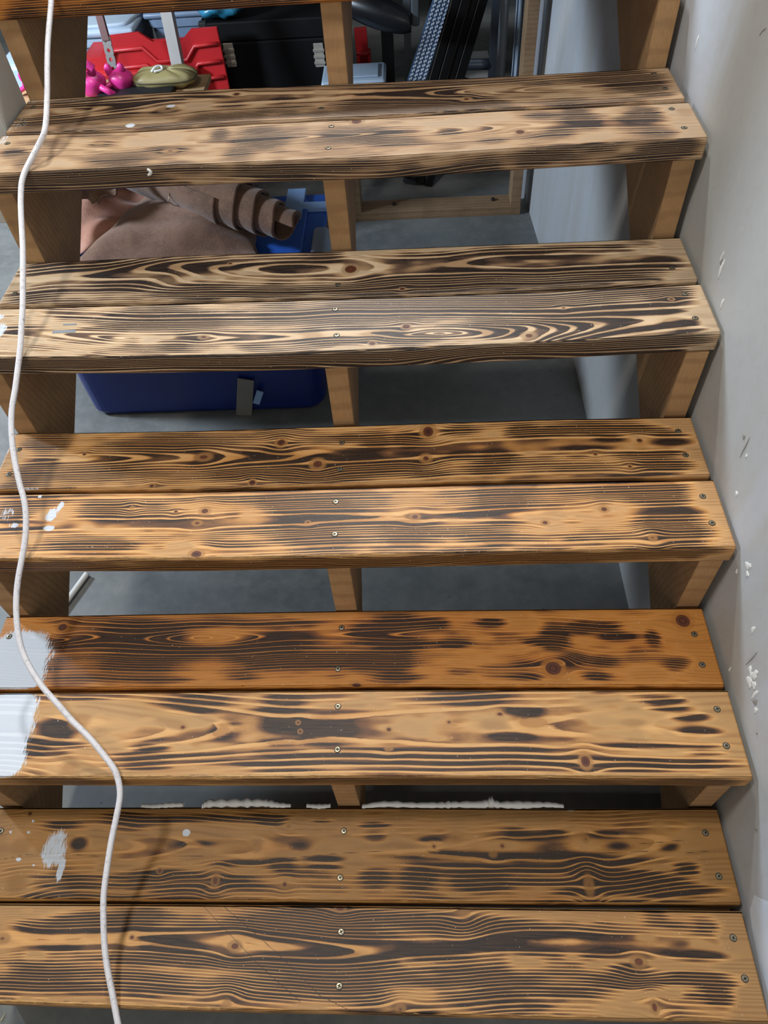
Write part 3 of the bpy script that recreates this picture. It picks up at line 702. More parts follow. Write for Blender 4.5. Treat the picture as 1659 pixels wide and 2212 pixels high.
# ------------------------------------------------------------------ cable
cab_px = [(111, -60), (110.7, 0), (106, 58), (103, 101), (102, 145), (102, 203), (100, 256), (95, 288), (83.5, 313), (67, 344.6), (54.5, 370), (47, 395), (45, 433), (46, 470),
 (49.5, 540), (49.5, 608), (49, 662), (46, 716), (44, 750), (39.3, 791), (33, 840), (27, 875), (24.6, 905), (26, 949), (32.5, 998), (43, 1046.5), (52, 1079), (56, 1112), (56, 1144),
 (53, 1177), (47, 1209), (39.5, 1250), (35.5, 1290), (35.8, 1334), (41, 1379), (51, 1414), (69, 1449.5), (93, 1485), (124, 1520), (155, 1556), (182, 1582), (204, 1606), (228, 1636),
 (247, 1662), (257, 1692), (259, 1722), (252, 1762), (240, 1820), (230, 1885), (224, 1935), (223.5, 1985), (226, 2045), (232.5, 2095), (242.5, 2145), (255, 2212), (268, 2270)]
noses = [(YB[t]-.2887, ZT[t]) for t in range(5)]
sl = (noses[4][1]-noses[0][1])/(noses[4][0]-noses[0][0])
icpt = max(nz-sl*ny for ny, nz in noses)+.0075
def on_slope(px, py, lift=0.):
    d = ROT @ np.array([(px-829.5)/FPX, -(py-1106)/FPX, -1.0])
    # z = sl*y + icpt + lift
    k = (sl*CP[1]+icpt+lift-CP[2])/(d[2]-sl*d[1]); return CP+d*k
cp = [on_slope(x, y, .004 if y < 300 else 0.) for x, y in cab_px]
o = tube('electrical_cable', cp, .0047, M_CABLE, None, 14, sm=4)
tag(o, 'grubby white electrical cable hanging down over the left side of the treads', 'cable')

# ------------------------------------------------------------------ storage behind and under the stairs
def solid_shell(name, fn, nu, nv, mat, parent=None, thick=.003, closed_u=False):
    vs = [fn(i/(nu-1), j/(nv-1)) for i in range(nu) for j in range(nv)]
    fs = [(i*nv+j, (i+1)*nv+j, (i+1)*nv+j+1, i*nv+j+1) for i in range(nu-1) for j in range(nv-1)]
    o = pyd(name, vs, fs, mat, parent, True)
    m = o.modifiers.new('thickness', 'SOLIDIFY'); m.thickness = thick; m.offset = 0
    return o
def rounded_bin(name, x0, x1, y0, y1, z0, z1, r, taper, mat, parent, nseg=6, wall=.004):
    """open-topped tapering tub with rounded corners, walls with thickness"""
    def ring(z, ins):
        pts = []
        for cx, cy, a0 in ((x1-r-ins, y1-r-ins, 0), (x0+r+ins, y1-r-ins, 90), (x0+r+ins, y0+r+ins, 180), (x1-r-ins, y0+r+ins, 270)):
            for k in range(nseg+1):
                a = math.radians(a0+90*k/nseg); pts.append((cx+r*math.cos(a), cy+r*math.sin(a), z))
        return pts
    levels = [(z0+.012, taper+.012), (z0, taper+.022), (z0, taper+.022)]
    rings = [ring(z0, taper+.03), ring(z0+.004, taper+.008), ring(z0+.02, taper), ring(z1-.03, .006), ring(z1-.03, -.004), ring(z1, -.004),
             ring(z1, .006), ring(z0+.024, taper+wall+.002), ring(z0+.010, taper+.03)]
    n = len(rings[0]); vs = [p for q in rings for p in q]; fs = []
    for i in range(len(rings)-1):
        for k in range(n): fs.append((i*n+k, i*n+(k+1) % n, (i+1)*n+(k+1) % n, (i+1)*n+k))
    fs.append(tuple(range(n))[::-1]); fs.append(tuple((len(rings)-1)*n+k for k in range(n)))
    return pyd(name, vs, fs, mat, parent, False)

# glazed-looking lumber frame lying against the wall end
fr = empty('lumber_frame', (.54, 2.33, FZ)); tag(fr, 'plain lumber frame standing on the concrete floor behind the stairs', 'frame')
fx0, fx1, fy = .222, .872, 2.312
box('bottom_rail', (fx0-.02, fy, FZ), (fx1, fy+.089, FZ+.036), M_FRAME, fr, .0015)
box('post', (fx0-.01, fy, FZ+.0365), (fx0+.028, fy+.089, .93), M_FRAME, fr, .0015)
box('post', (fx1-.040, fy, FZ+.0365), (fx1-.002, fy+.089, .93), M_FRAME, fr, .0015)
box('top_rail', (fx0-.02, fy, .9305), (fx1, fy+.089, .968), M_FRAME, fr, .0015)
M_BOLT = plain('rusty_bolt', '#3d2f28', .6, .5)
for px in ((851, 442), (1065, 432)):
    p = at(*px, 2, FZ+.037)
    bm = bmesh.new(); bmesh.ops.create_cone(bm, cap_ends=True, segments=6, radius1=.009, radius2=.008, depth=.008)
    for v in bm.verts: v.co += Vector((p[0], p[1], FZ+.040))
    from_bm('bolt', bm, M_BOLT, fr)
bm = bmesh.new()
# white corner casing where the wall ends
M_CASE = plain('grey_blue_panel', '#d3d9e2', .5, var=.05)
box('trim_1', (.878, 2.425, FZ), (.903, 2.46, 2.4), M_CASE, None, .004)['kind'] = 'structure'
def sheet(name, x0, x1, y, lab, colr, waves, h=1.7, amp=.012):
    m = plain(name+'_plastic', colr, .35, var=.06)
    def fn(a, b):
        xx = x0+(x1-x0)*a; return (xx, y+amp*math.sin(a*waves*2*math.pi)+.10*b, FZ+h*b)
    o = solid_shell(name, fn, 40, 3, m, None, .004); tag(o, lab, 'panel', None); return o
sheet('wall_panel_sheet', .888, .932, 3.02, 'pale blue ribbed plastic sheet standing left of the brown post', '#d4e4f4', 2, amp=.014)
sheet('wall_panel_sheet', .942, 1.03, 2.72, 'grey-blue ribbed sheet standing right of the brown post near the wall', '#cddcec', 2, amp=.014)
sheet('wall_panel_sheet', .828, .882, 3.25, 'bluish white upright sheet beside the dark metal frame', '#e3edf6', 1, amp=.012)

# big blue tote with lid
M_BLUE = plain('blue_plastic', '#10266c', .38, var=.08)
M_LID = plain('blue_lid_plastic', '#2f63c4', .35, var=.06)
M_HANDLE = plain('grey_handle_plastic', '#93a3b8', .4)
M_TAPE2 = plain('clear_packing_tape', '#8fb0dc', .25, var=.2)
M_TAPE3 = plain('grey_packing_tape', '#7c7a74', .35, var=.1)
tt = empty('storage_tote', (-.2, 1.48, FZ)); tag(tt, 'large blue lidded tote with strips of tape on the floor under the stairs', 'tote')
rounded_bin('tub', -.57, .185, 1.235, 1.75, FZ+.001, .135, .05, .012, M_BLUE, tt)
bm = bmesh.new(); add_box(bm, (-.585, 1.222, .137), (.200, 1.765, .166), .012); from_bm('lid', bm, M_LID, tt, True)
bm = bmesh.new(); add_box(bm, (-.53, 1.275, .1665), (.145, 1.71, .178), .006); from_bm('lid', bm, M_LID, tt, True).name = 'lid_panel'
box('latch_handle', (.168, 1.30, .05), (.215, 1.56, .180), M_HANDLE, tt, .014)
box('tape_strip', (.075, 1.60, .1665), (.130, 1.772, .1800), M_TAPE2, tt, .001)
box('tape_strip', (.02, 1.655, .1668), (.203, 1.690, .1805), M_TAPE2, tt, .001)
p = at(505, 893, 1, 1.245); q = at(540, 822, 1, 1.232)
Mx = Matrix.Translation(((p[0]+q[0])/2+.01, 1.236, (p[2]+q[2])/2)) @ Matrix.Rotation(math.radians(14), 4, 'Y')
box('tape_strip', (-.024, -.002, -.075), (.024, .0015, .075), M_TAPE3, tt, .0005, Mx)
p = at(562, 858, 1, 1.232)
Mx = Matrix.Translation((p[0]-.002, 1.228, p[2]+.005)) @ Matrix.Rotation(math.radians(24), 4, 'Y')
box('tape_strip', (-.012, -.004, -.028), (.008, .0, .026), M_TAPE2, tt, .0005, Mx)

# hide: suede with roll
def suede(name, c1, c2, c3):
    t = NT(name); o = t.obj(); n = t.noise(o, 14., 5., .6, .4); f = t.noise(o, 240., 4., .7)
    c = t.mix(t.rng(n, .35, .65), s2l(c1), s2l(c2)); c = t.mix(t.rng(f, .45, .7, 0., .4), c, s2l(c3))
    t.bump(f, .5, .002); t.b.inputs['Sheen Weight'].default_value = .25
    return t.out(c, .9, 0., .2)
M_HIDE = suede('brown_suede', '#6b4e3d', '#82624e', '#a07f6a')
M_HIDE2 = suede('brown_hide_roll', '#5f4636', '#775a46', '#957660')
M_FLESH = suede('pink_flesh_side', '#a0705a', '#b38470', '#7d523f')
ax0 = Vector((-.44, 1.745, .335)); ax1 = Vector((.150, 1.425, .250)); ad = (ax1-ax0).normalized()
side = ad.cross(Vector((0, 0, 1))).normalized(); upv = side.cross(ad)
def hide_roll():
    L = (ax1-ax0).length; vs = []; nu = 70; nt = 130; turns = 4.0
    def fn(a, b):
        # helical wrap: outer layers stop short of the end, giving stepped edges
        th = b*turns*2*math.pi+.6; layer = b*turns
        R = .034+.0095*layer
        x = L*a*(1-.085*layer)+(.003*math.sin(3*th)*a)
        wob = .0035*math.sin(9*a+th*2.)
        p = ax0+ad*x+(side*math.cos(th)+upv*math.sin(th))*(R+wob)
        return p
    return solid_shell('leather_roll', fn, nu, nt, M_HIDE2, None, .004)
rl = hide_roll(); tag(rl, 'rolled brown suede hide lying on top of the blue tote', 'leather roll')
tag(tube('roll_tie', [ax0+ad*.30+(side*math.cos(a)+upv*math.sin(a))*(.0735) for a in [k*2*math.pi/16 for k in range(17)]]+[ax0+ad*.33-side*.07+upv*.02, ax0+ad*.37-side*.065+upv*.02], .0016, plain('pale_cord', '#b59a7c', .8), None, 6, sm=2),
    'thin pale cord tied round the rolled hide', 'cord')
def hide_sheet(name, corners, bulge, mat, lab, fold=1., sd=0, nu=50, nv=40, edge_amp=1.):
    A, B_, C_, D = [Vector(c) for c in corners]
    def fn(a, b):
        p = A*(1-a)*(1-b)+B_*a*(1-b)+C_*a*b+D*(1-a)*b
        edge = .012*math.sin(9*a+sd)+.008*math.sin(23*a+2*sd); edg2 = .010*math.sin(11*b+sd)
        p += edge_amp*Vector((edg2*(1 if a > .5 else -1)*abs(a-.5)*2, edge*(1 if b > .5 else -1)*abs(b-.5)*2, 0))
        h = bulge*math.sin(math.pi*min(1, max(0, a)))**.8*math.sin(math.pi*b)**.7
        h += fold*(.010*math.sin(7*a+3*b+sd)+.006*math.sin(13*a-5*b+sd*2)+.004*math.sin(21*b+sd))
        return p+Vector((0, 0, h))
    o = solid_shell(name, fn, nu, nv, mat, None, .0035); tag(o, lab, 'leather'); return o
hide_sheet('leather_hide', [at(140, 600, 2, .182), at(560, 570, 2, .182), at(545, 470, 2, .205), at(345, 385, 2, .262)], .055, M_HIDE, 'smooth brown suede hide draped over the blue tote in front of the roll', .7, 1., edge_amp=.35)
hide_sheet('leather_hide', [at(60, 560, 2, .184), at(250, 545, 2, .184), at(370, 392, 2, .25), at(150, 395, 2, .27)], .035, M_FLESH, 'crumpled hide showing its rough pinkish side, behind the smooth one', 1.2, 2.4)
hide_sheet('leather_hide', [at(130, 440, 2, .31), at(215, 432, 2, .315), at(290, 385, 2, .335), at(120, 380, 2, .34)], .02, M_HIDE2, 'curled brown leather offcut at the left of the hide pile', 1.3, 4.0, 30, 24)

# wooden crate carrying the toys and pouches
M_CRATE = plain('crate_plywood', '#a98a63', .7)
cr = empty('wooden_crate', (-.45, 2.2, FZ)); tag(cr, 'wooden crate behind the tote carrying pink toys and pouches', 'crate')
cz = .315
box('crate_lid', (-.86, 2.09, cz-.018), (-.22, 2.30, cz), M_CRATE, cr, .002)
box('crate_side', (-.84, 2.10, FZ), (-.24, 2.115, cz-.0185), M_CRATE, cr, .002)
box('crate_side', (-.84, 2.275, FZ), (-.24, 2.29, cz-.0185), M_CRATE, cr, .002)
box('crate_end', (-.84, 2.1155, FZ), (-.82, 2.2745, cz-.0185), M_CRATE, cr, .002)
box('crate_end', (-.26, 2.1155, FZ), (-.24, 2.2745, cz-.0185), M_CRATE, cr, .002)
M_PINK = plain('hot_pink_plastic', '#d8368c', .35, var=.05)
def blob(name, c, rx, ry, rz, mat, lab=None, parent=None, lump=.12, sd=0.):
    bm = bmesh.new(); bmesh.ops.create_uvsphere(bm, u_segments=28, v_segments=18, radius=1.)
    for v in bm.verts:
        k = 1+lump*(math.sin(3*v.co.x+sd)*math.sin(4*v.co.y+2*sd)+.6*math.sin(6*v.co.z+sd))
        v.co = Vector((c[0]+v.co.x*rx*k, c[1]+v.co.y*ry*k, c[2]+v.co.z*rz*k))
    o = from_bm(name, bm, mat, parent, True)
    return o
def toy(cx, cy, lab, s=1., face=1.):
    r = empty('toy_figure', (cx, cy, cz)); tag(r, lab, 'toy')
    blob('toy_body', (cx, cy, cz+.034*s), .040*s, .034*s, .034*s, M_PINK, parent=r, lump=.05)
    blob('toy_ear', (cx-.030*s, cy-.006, cz+.066*s), .013*s, .009*s, .020*s, M_PINK, parent=r, lump=.02)
    blob('toy_ear', (cx+.012*s, cy-.006, cz+.070*s), .012*s, .009*s, .016*s, M_PINK, parent=r, lump=.02)
    tube('toy_arm', [(cx-face*.030*s, cy-.02*s, cz+.03*s), (cx-face*.05*s, cy-.028*s, cz+.022*s), (cx-face*.062*s, cy-.022*s, cz+.010*s)], .009*s, M_PINK, r, 10)
    return r
p = at(262, 172, 1, 2.2); toy(p[0], 2.2, 'round hot pink plastic toy beside the olive pouch')
p = at(212, 170, 1, 2.2); r = toy(p[0]-.012, 2.17, 'hot pink plastic toy with a curved arm next to the stringer', 1.12, -1.)
tube('toy_tail', [(p[0]-.03, 2.15, cz+.06), (p[0]-.03, 2.14, cz+.10), (p[0]-.0, 2.13, cz+.115), (p[0]+.025, 2.13, cz+.095)], .011, M_PINK, r, 10)
p = at(40, 172, 1, 2.2); toy(-.80, 2.22, 'small hot pink toy glimpsed left of the left stringer', .8)
M_OLIVE = plain('olive_satin', '#8d8257', .45, var=.15)
po = empty('pouch', (-.36, 2.25, cz)); tag(po, 'shiny olive pouch with a pale clip lying beside the leaning post', 'pouch')
def pouch_fn(a, b):
    u = a*2*math.pi; v = b*math.pi
    k = abs(math.sin(v))**.55
    x = -.352+.105*math.copysign(abs(math.cos(u))**.6, math.cos(u))*k; y = 2.225+.055*math.copysign(abs(math.sin(u))**.6, math.sin(u))*k
    return (x, y, cz+.026+.024*math.cos(v)+.003*math.sin(8*u))
solid_shell('pouch_body', pouch_fn, 40, 20, M_OLIVE, po, .001)
tube('piping', [(-.352+.105*math.copysign(abs(math.cos(u))**.6, math.cos(u)), 2.225+.055*math.copysign(abs(math.sin(u))**.6, math.sin(u)), cz+.027) for u in [k*2*math.pi/24 for k in range(25)]], .0025, plain('dark_piping', '#4d4630', .5), po, 6, sm=2)
tube('clip', [(-.385, 2.20, cz+.052), (-.372, 2.215, cz+.060), (-.358, 2.225, cz+.058), (-.352, 2.21, cz+.053), (-.375, 2.197, cz+.053)], .004, plain('clear_clip', '#dfe3e0', .2), po, 8)
M_BLK = plain('black_fabric', '#16181b', .55, var=.2)
bm = bmesh.new(); add_box(bm, (-.565, 2.115, cz+.0005), (-.315, 2.20, cz+.016), .006); o = from_bm('flat_pouch', bm, M_BLK, None, True); tag(o, 'flat black case lying in front of the pink toys', 'case')

# red ribbed plastic panel
M_RED = plain('red_plastic', '#b8262a', .4, var=.07)
def red_panel():
    r = empty('red_crate', (-.6, 2.75, FZ)); tag(r, 'red plastic crate with chevron ribs behind the pink toys', 'crate')
    X0, X1, Y0, Y1, Z0, Z1 = -.86, -.26, 2.62, 2.70, .08, .325
    def prof(x): # stepped chevron outline height offset
        return 0
    box('crate_body', (X0, 2.66, FZ), (X1-.10, 3.0, .20), M_RED, r, .006)
    top = [(X0, .195), (X0+.05, .235), (X0+.13, .24), (X0+.17, .312), (X0+.30, .320), (X0+.345, .285), (X0+.46, .285), (X0+.50, .320), (X1, .322), (X1, .0), (X0, .0)]
    prism('ribbed_back', top, 1, 2.700, 2.715, M_RED, r, .002)
    for dz in (.035, .095, .150):
        pts = [(X0+.02, .205-dz), (X0+.15, .222-dz*.8), (X0+.19, .30-dz), (X0+.30, .305-dz), (X0+.345, .255-dz), (X0+.46, .255-dz), (X0+.50, .30-dz), (X1-.01, .305-dz)]
        tube('rib', [(a, 2.696, b) for a, b in pts], .0075, M_RED, r, 8, sm=1)
    return r
red_panel()
# translucent tubs and bluish things behind
M_TRANS = plain('milky_plastic', '#a9bccd', .3, var=.1)
tb = empty('milky_tub', (-.95, 3.2, FZ)); tag(tb, 'milky translucent tub behind the red crate', 'tub')
rounded_bin('tub_body', -1.22, -.70, 3.03, 3.45, FZ+.001, .20, .08, .05, M_TRANS, tb)
bm = bmesh.new(); add_box(bm, (-1.235, 3.015, .203), (-.685, 3.465, .235), .014); from_bm('tub_lid', bm, M_TRANS, tb, True)
tube('tub_rim', [(-1.20, 3.05, .24), (-.80, 3.04, .24), (-.71, 3.10, .24), (-.71, 3.42, .24), (-1.2, 3.43, .24), (-1.20, 3.05, .24)], .010, M_TRANS, tb, 8, sm=4)
M_NAVY = plain('steel_blue_plastic', '#6f8299', .4, var=.15)
tb = empty('blue_grey_bin', (-.5, 3.4, FZ)); tag(tb, 'blue-grey bin standing between the milky tub and the black case', 'bin')
rounded_bin('bin_body', -.66, -.36, 3.15, 3.5, FZ+.001, .22, .05, .03, M_NAVY, tb)
bm = bmesh.new(); add_box(bm, (-.67, 3.14, .222), (-.35, 3.51, .245), .01); from_bm('bin_lid', bm, M_NAVY, tb, True)
# left of the left stringer: pale plastic tray
bm = bmesh.new(); add_box(bm, (-1.12, 2.62, FZ+.001), (-.90, 2.9, .26), .02); o = from_bm('plastic_box', bm, M_TRANS, None, True); tag(o, 'pale plastic box glimpsed beyond the white post', 'box')

# leaning white post and perforated strut
M_GREYW = plain('grey_painted_wood', '#a5a3a0', .55, var=.1)
def frame_q(d):
    z_ = Vector(d).normalized(); y_ = Vector((0, 1, .0))-z_*z_.y
    if y_.length < .1: y_ = Vector((1, 0, 0))-z_*z_.x
    y_.normalize(); x_ = y_.cross(z_); return Matrix((x_, y_, z_)).transposed().to_quaternion()
def beam(name, a, b, wx, wy, mat, parent=None, bev=.001):
    a, b = Vector(a), Vector(b); d = b-a; q = frame_q(d)
    Mx = Matrix.Translation(a) @ q.to_matrix().to_4x4()
    return box(name, (-wx/2, -wy/2, 0), (wx/2, wy/2, d.length), mat, parent, bev, Mx)
a = at(397, 200, 1, 2.50); b = at(360, 20, 1, 2.56); d = b-a
foot = a-d*((a[2]-FZ-.001)/d[2]); topp = a+d*3.2
tag(beam('leaning_post', foot, topp, .040, .038, M_GREYW), 'off-white square wooden post leaning in front of the red crate', 'post')
M_STEEL = plain('dull_steel', '#8b8682', .4, .6)
M_RUST = plain('brown_steel', '#6b4f4c', .5, .3)
a = at(247, 158, 1, 2.52); b = at(228, 78, 1, 2.54); c = at(213, 25, 1, 2.56)
st = empty('perforated_strut', tuple(a)); tag(st, 'perforated metal strut bolted to a brown bar, behind the pink toys', 'strut')
def strut():
    av, bv = Vector(a), Vector(b); L = (bv-av).length; q = (bv-av).to_track_quat('Z', 'Y')
    Mx = Matrix.Translation(av) @ q.to_matrix().to_4x4()
    # plate made of segments around round holes
    W2 = .017; n = 4; hs = []; bm = bmesh.new(); T = .0025
    step = L/n
    for k in range(n):
        zc = step*(k+.5); N = 24; R = .0062
        ring_i = [(R*math.cos(2*math.pi*i/N), zc+R*math.sin(2*math.pi*i/N)) for i in range(N)]
        ring_o = []
        for i in range(N):
            an = 2*math.pi*i/N; cxx, szz = math.cos(an), math.sin(an); m = max(abs(cxx)/W2, abs(szz)/(step/2)); ring_o.append((cxx/m, zc+szz/m))
        for yy in (-T, T):
            vi = [bm.verts.new(Mx @ Vector((x, yy, z))) for x, z in ring_i]; vo = [bm.verts.new(Mx @ Vector((x, yy, z))) for x, z in ring_o]
            for i in range(N): bm.faces.new((vi[i], vi[(i+1) % N], vo[(i+1) % N], vo[i]))
            hs.append((vi, vo))
        (vi, vo), (wi, wo) = hs[-2], hs[-1]
        for i in range(N):
            bm.faces.new((vi[i], vi[(i+1) % N], wi[(i+1) % N], wi[i])); bm.faces.new((vo[i], vo[(i+1) % N], wo[(i+1) % N], wo[i]))
    from_bm('perforated_plate', bm, M_STEEL, st)
    beam('bar', bv-(bv-av)*.12, c, .026, .016, M_RUST, st)
    beam('bar', av+(av-bv)*2.6, av+(bv-av)*.05, .030, .012, M_RUST, st).name = 'lower_bar'
    bm = bmesh.new(); bmesh.ops.create_cone(bm, cap_ends=True, segments=12, radius1=.007, radius2=.006, depth=.014)
    bmesh.ops.transform(bm, matrix=Mx @ Matrix.Translation((0, -.008, L*.86)) @ Matrix.Rotation(math.pi/2, 4, 'X'), verts=bm.verts)
    from_bm('bolt', bm, plain('bright_bolt', '#d6d3cc', .3, .7), st)
strut()

# black flight case with latches
M_CASEB = plain('black_case', '#0a0b0c', .6, var=.3, spec=.25)
M_LATCH = plain('nickel_latch', '#c9c2b4', .35, .5)
cs = empty('flight_case', (-.1, 3.0, FZ)); tag(cs, 'large black hard case with nickel latches behind the middle stringer', 'case')
cx0, cx1, cy0 = -.352, .16, 2.80
box('case_body', (cx0, cy0, FZ+.001), (cx1, cy0+.42, .235), M_CASEB, cs, .006)
box('case_lid', (cx0, cy0, .2365), (cx1, cy0+.42, .305), M_CASEB, cs, .006)
for px in (497, 690):
    p = at(px, 118, 1, cy0)
    l = box('latch', (p[0]-.019, cy0-.008, p[2]-.042), (p[0]+.019, cy0-.0005, p[2]+.042), M_LATCH, cs, .002)
    for k in range(3): box('latch_bar', (p[0]-.022, cy0-.013, p[2]-.030+.022*k), (p[0]+.022, cy0-.0085, p[2]-.020+.022*k), M_LATCH, l, .001).parent = l
def corner():
    box('corner_plate', (cx0-.002, cy0-.002, .20), (cx0+.028, cy0+.03, .307), plain('dark_corner_metal', '#4b4a47', .4, .6), cs, .002)
corner()
M_CYAN = plain('cyan_plastic_bag', '#2f86a8', .3, var=.25)
def bag_fn(a, b):
    u = a*2*math.pi; v = b*math.pi; k = 1+.10*math.sin(5*u+3*v)+.06*math.sin(11*u-4*v)
    return (-.27+.095*math.cos(u)*math.sin(v)*k, 2.86+.075*math.sin(u)*math.sin(v)*k, .345+.036*math.cos(v)*k)
tag(solid_shell('plastic_bag', bag_fn, 40, 24, M_CYAN, None, .001), 'crumpled cyan plastic bag on top of the black case', 'bag')
tag(box('tall_case', (-.60, 3.55, FZ+.001), (-.2, 3.95, .75), plain('matte_black', '#121416', .7, var=.3), None, .01), 'tall matte black box behind the leaning post', 'box')

# right-hand storage: chair, tube rack, ladder, boards, metal frame
M_BLKP = plain('black_moulded_plastic', '#15171a', .32, var=.3)
ch = empty('office_chair', (.42, 2.75, FZ)); tag(ch, 'black moulded chair seat and arm at the top, behind the stringer', 'chair')
def armf(a, b):
    u = a*2*math.pi; t_ = b
    c = Vector(at(740, 5, 1, 2.74)).lerp(Vector(at(888, 50, 1, 2.66)), t_); s_ = math.sin(math.pi*min(.999, max(.001, .06+.88*t_)))**.35
    return c+Vector((.0, .045*math.cos(u)*s_, .052*math.sin(u)*s_))
solid_shell('chair_arm', armf, 28, 24, M_BLKP, ch, .002)
box('chair_bracket', (.462, 2.66, .30), (.492, 2.70, .40), plain('grey_bracket', '#60686c', .4, .4), ch, .008)
box('chair_seat', (.20, 2.86, .42), (.52, 3.3, .50), M_BLKP, ch, .03)
beam('chair_column', (.36, 3.08, FZ+.05), (.36, 3.08, .42), .05, .05, M_BLKP, ch)
for k in range(5):
    an = 2*math.pi*k/5+1.8; beam('chair_leg', (.36, 3.08, FZ+.06), (.36+.24*math.cos(an), 3.08+.24*math.sin(an), FZ+.035), .035, .025, M_BLKP, ch)
M_TUBE = plain('grey_steel_tube', '#8a9096', .38, .4)
tag(beam('steel_post', (.443, 3.32, FZ+.001), (.443, 3.32, 1.6), .032, .032, M_TUBE), 'grey square steel upright left of the grooved ladder rail', 'post')
# red plastic bracket
rd = empty('red_bracket', (.3, 2.97, FZ)); tag(rd, 'tall red plastic bracket with a square opening, beside the middle stringer', 'bracket')
p0 = at(778, 60, 1, 2.95); p1 = at(790, 118, 1, 2.95)
beam('bracket_arm', (p1[0]-.005, 2.95, p1[2]-.30), (p0[0], 2.95, p0[2]), .05, .02, M_RED, rd)
q = at(787, 130, 1, 2.93)
for dx, dz, wx, wz in ((-.022, 0, .006, .036), (.022, 0, .006, .036), (0, .033, .028, .005), (0, -.033, .028, .005)):
    box('socket_wall', (q[0]+dx-wx, 2.90, q[2]+dz-wz), (q[0]+dx+wx, 2.945, q[2]+dz+wz), M_RED, rd, .002)
box('bracket_foot', (q[0]-.05, 2.90, FZ+.001), (q[0]+.05, 3.0, FZ+.03), M_RED, rd, .003)
tb = empty('clear_box', (.3, 2.75, FZ)); tag(tb, 'clear plastic box with a rounded lid below the red bracket', 'box')
rounded_bin('box_body', .12, .352, 2.62, 2.78, FZ+.001, .115, .03, .015, M_TRANS, tb)
bm = bmesh.new(); add_box(bm, (.112, 2.612, .117), (.360, 2.788, .146), .012); from_bm('box_lid', bm, M_TRANS, tb, True)
bm = bmesh.new(); add_box(bm, (.14, 2.64, .1465), (.332, 2.76, .153), .003); from_bm('lid_panel', bm, M_TRANS, tb, True)
# grooved aluminium ladder stile
M_ALU = plain('lit_aluminium', '#dfe8f4', .4, .1, .05)  # lit tone of the rail's metal, painted into the grip teeth
a = Vector(at(898, 178, 1, 2.98)); b = Vector(at(956, 0, 1, 3.10)); d = (b-a).normalized()
foot = a-d*((a.z-FZ-.004)/d.z); end = b+d*1.1
ld = empty('ladder_rail', tuple(foot)); tag(ld, 'bright grooved aluminium rail leaning behind the stairs', 'rail')
beam('rail', foot, end, .076, .018, plain('shaded_aluminium', '#46607f', .5, .1), ld)  # same metal in a shaded tone, the shade put into its colour
q = frame_q(end-foot); Lr = (end-foot).length
bm = bmesh.new()
for k in range(int(Lr/.016)):
    for s_ in range(4):
        z_ = .003+k*.016+(s_ % 2)*.004
        for sh in (0., .0055): add_box(bm, (-.033+s_*.018+sh, -.0125, z_+sh), (-.0275+s_*.018+sh, -.0093, z_+.0085+sh))
bmesh.ops.transform(bm, matrix=Matrix.Translation(foot) @ q.to_matrix().to_4x4(), verts=bm.verts)
o = from_bm('grip_teeth', bm, M_ALU, ld); o['label'] = 'serrated grip face in a painted lit tone'
# bundle of black boards
a = Vector((.463, 2.575, FZ+.002)); 
b = Vector(at(1012, 0, 1, 2.86)); d = (b-a).normalized()
bd = empty('black_boards', tuple(a)); tag(bd, 'bundle of long black boards leaning beside the grooved rail', 'boards')
M_BB = plain('black_board', '#0c0b0b', .7, var=.4, spec=.2)
M_BE = plain('worn_board_edge', '#6a625a', .6)
q = frame_q(d)
for k, (xo, w_, yo) in enumerate(((-.050, .030, .0), (-.017, .028, -.006), (.015, .030, .001), (.049, .034, -.008))):
    Mx = Matrix.Translation(a) @ q.to_matrix().to_4x4() @ Matrix.Translation((0, 0, .012))
    bo = box('board', (xo-w_/2, -.025+yo, 0), (xo+w_/2, .025+yo, .95), M_BB, bd, .0012, Mx)
    e = box('worn_edge', (xo-w_/2-.0004, -.0258+yo, .02), (xo-w_/2+.0012, -.0240+yo, .93), M_BE, bo, 0, Mx)
# dark metal frame with a rung
M_DM = plain('dark_grey_metal', '#4d535c', .35, .5)
mf = empty('metal_stand', (.75, 3.1, FZ)); tag(mf, 'dark grey tubular metal stand beside the pale upright sheets', 'stand')
beam('upright', (.808, 3.10, FZ+.001), (.808, 3.10, 1.5), .030, .030, M_DM, mf)
beam('upright', (.56, 3.42, FZ+.001), (.56, 3.42, 1.5), .030, .030, M_DM, mf)
pz = at(1030, 140, 1, 3.10)[2]
tube('crossbar', [(.50, 3.12, pz), (.70, 3.11, pz), (.795, 3.10, pz)], .022, M_DM, mf, 14, sm=2)
beam('brace', (.808, 3.12, pz-.10), (.56, 3.42, pz-.13), .012, .012, M_DM, mf)
M_PAPER = plain('white_paper', '#c9ced0', .7)
tag(box('paper_bundle', (.58, 3.50, FZ+.001), (.86, 3.9, FZ+.012), M_PAPER, None, .002), 'white sheets lying on the floor behind the metal stand', 'paper')
# short offcut of white cable on the floor
p0 = at(155, 1284, 2, FZ+.01); p1 = at(188, 1239, 2, FZ+.01)
tag(tube('cable_offcut', [tuple(p0+(p0-p1)*.8), tuple(p0), tuple((p0+p1)/2), tuple(p1)], .0075, M_WHITE, None, 10), 'short white plastic offcut lying on the floor under the stairs', 'offcut')
# sliver of straw on the floor at the bottom left
p0 = at(2, 2204, 2, FZ+.002); p1 = at(13, 2184, 2, FZ+.002)
tag(tube('wood_splinter', [tuple(p0), tuple((p0+p1)/2+np.array([.001, 0, .001])), tuple(p1)], lambda u: .0012*(1.1-u), plain('pale_splinter', '#c3b48c', .8), None, 6), 'pale wood splinter on the concrete in front of the lowest tread', 'splinter')


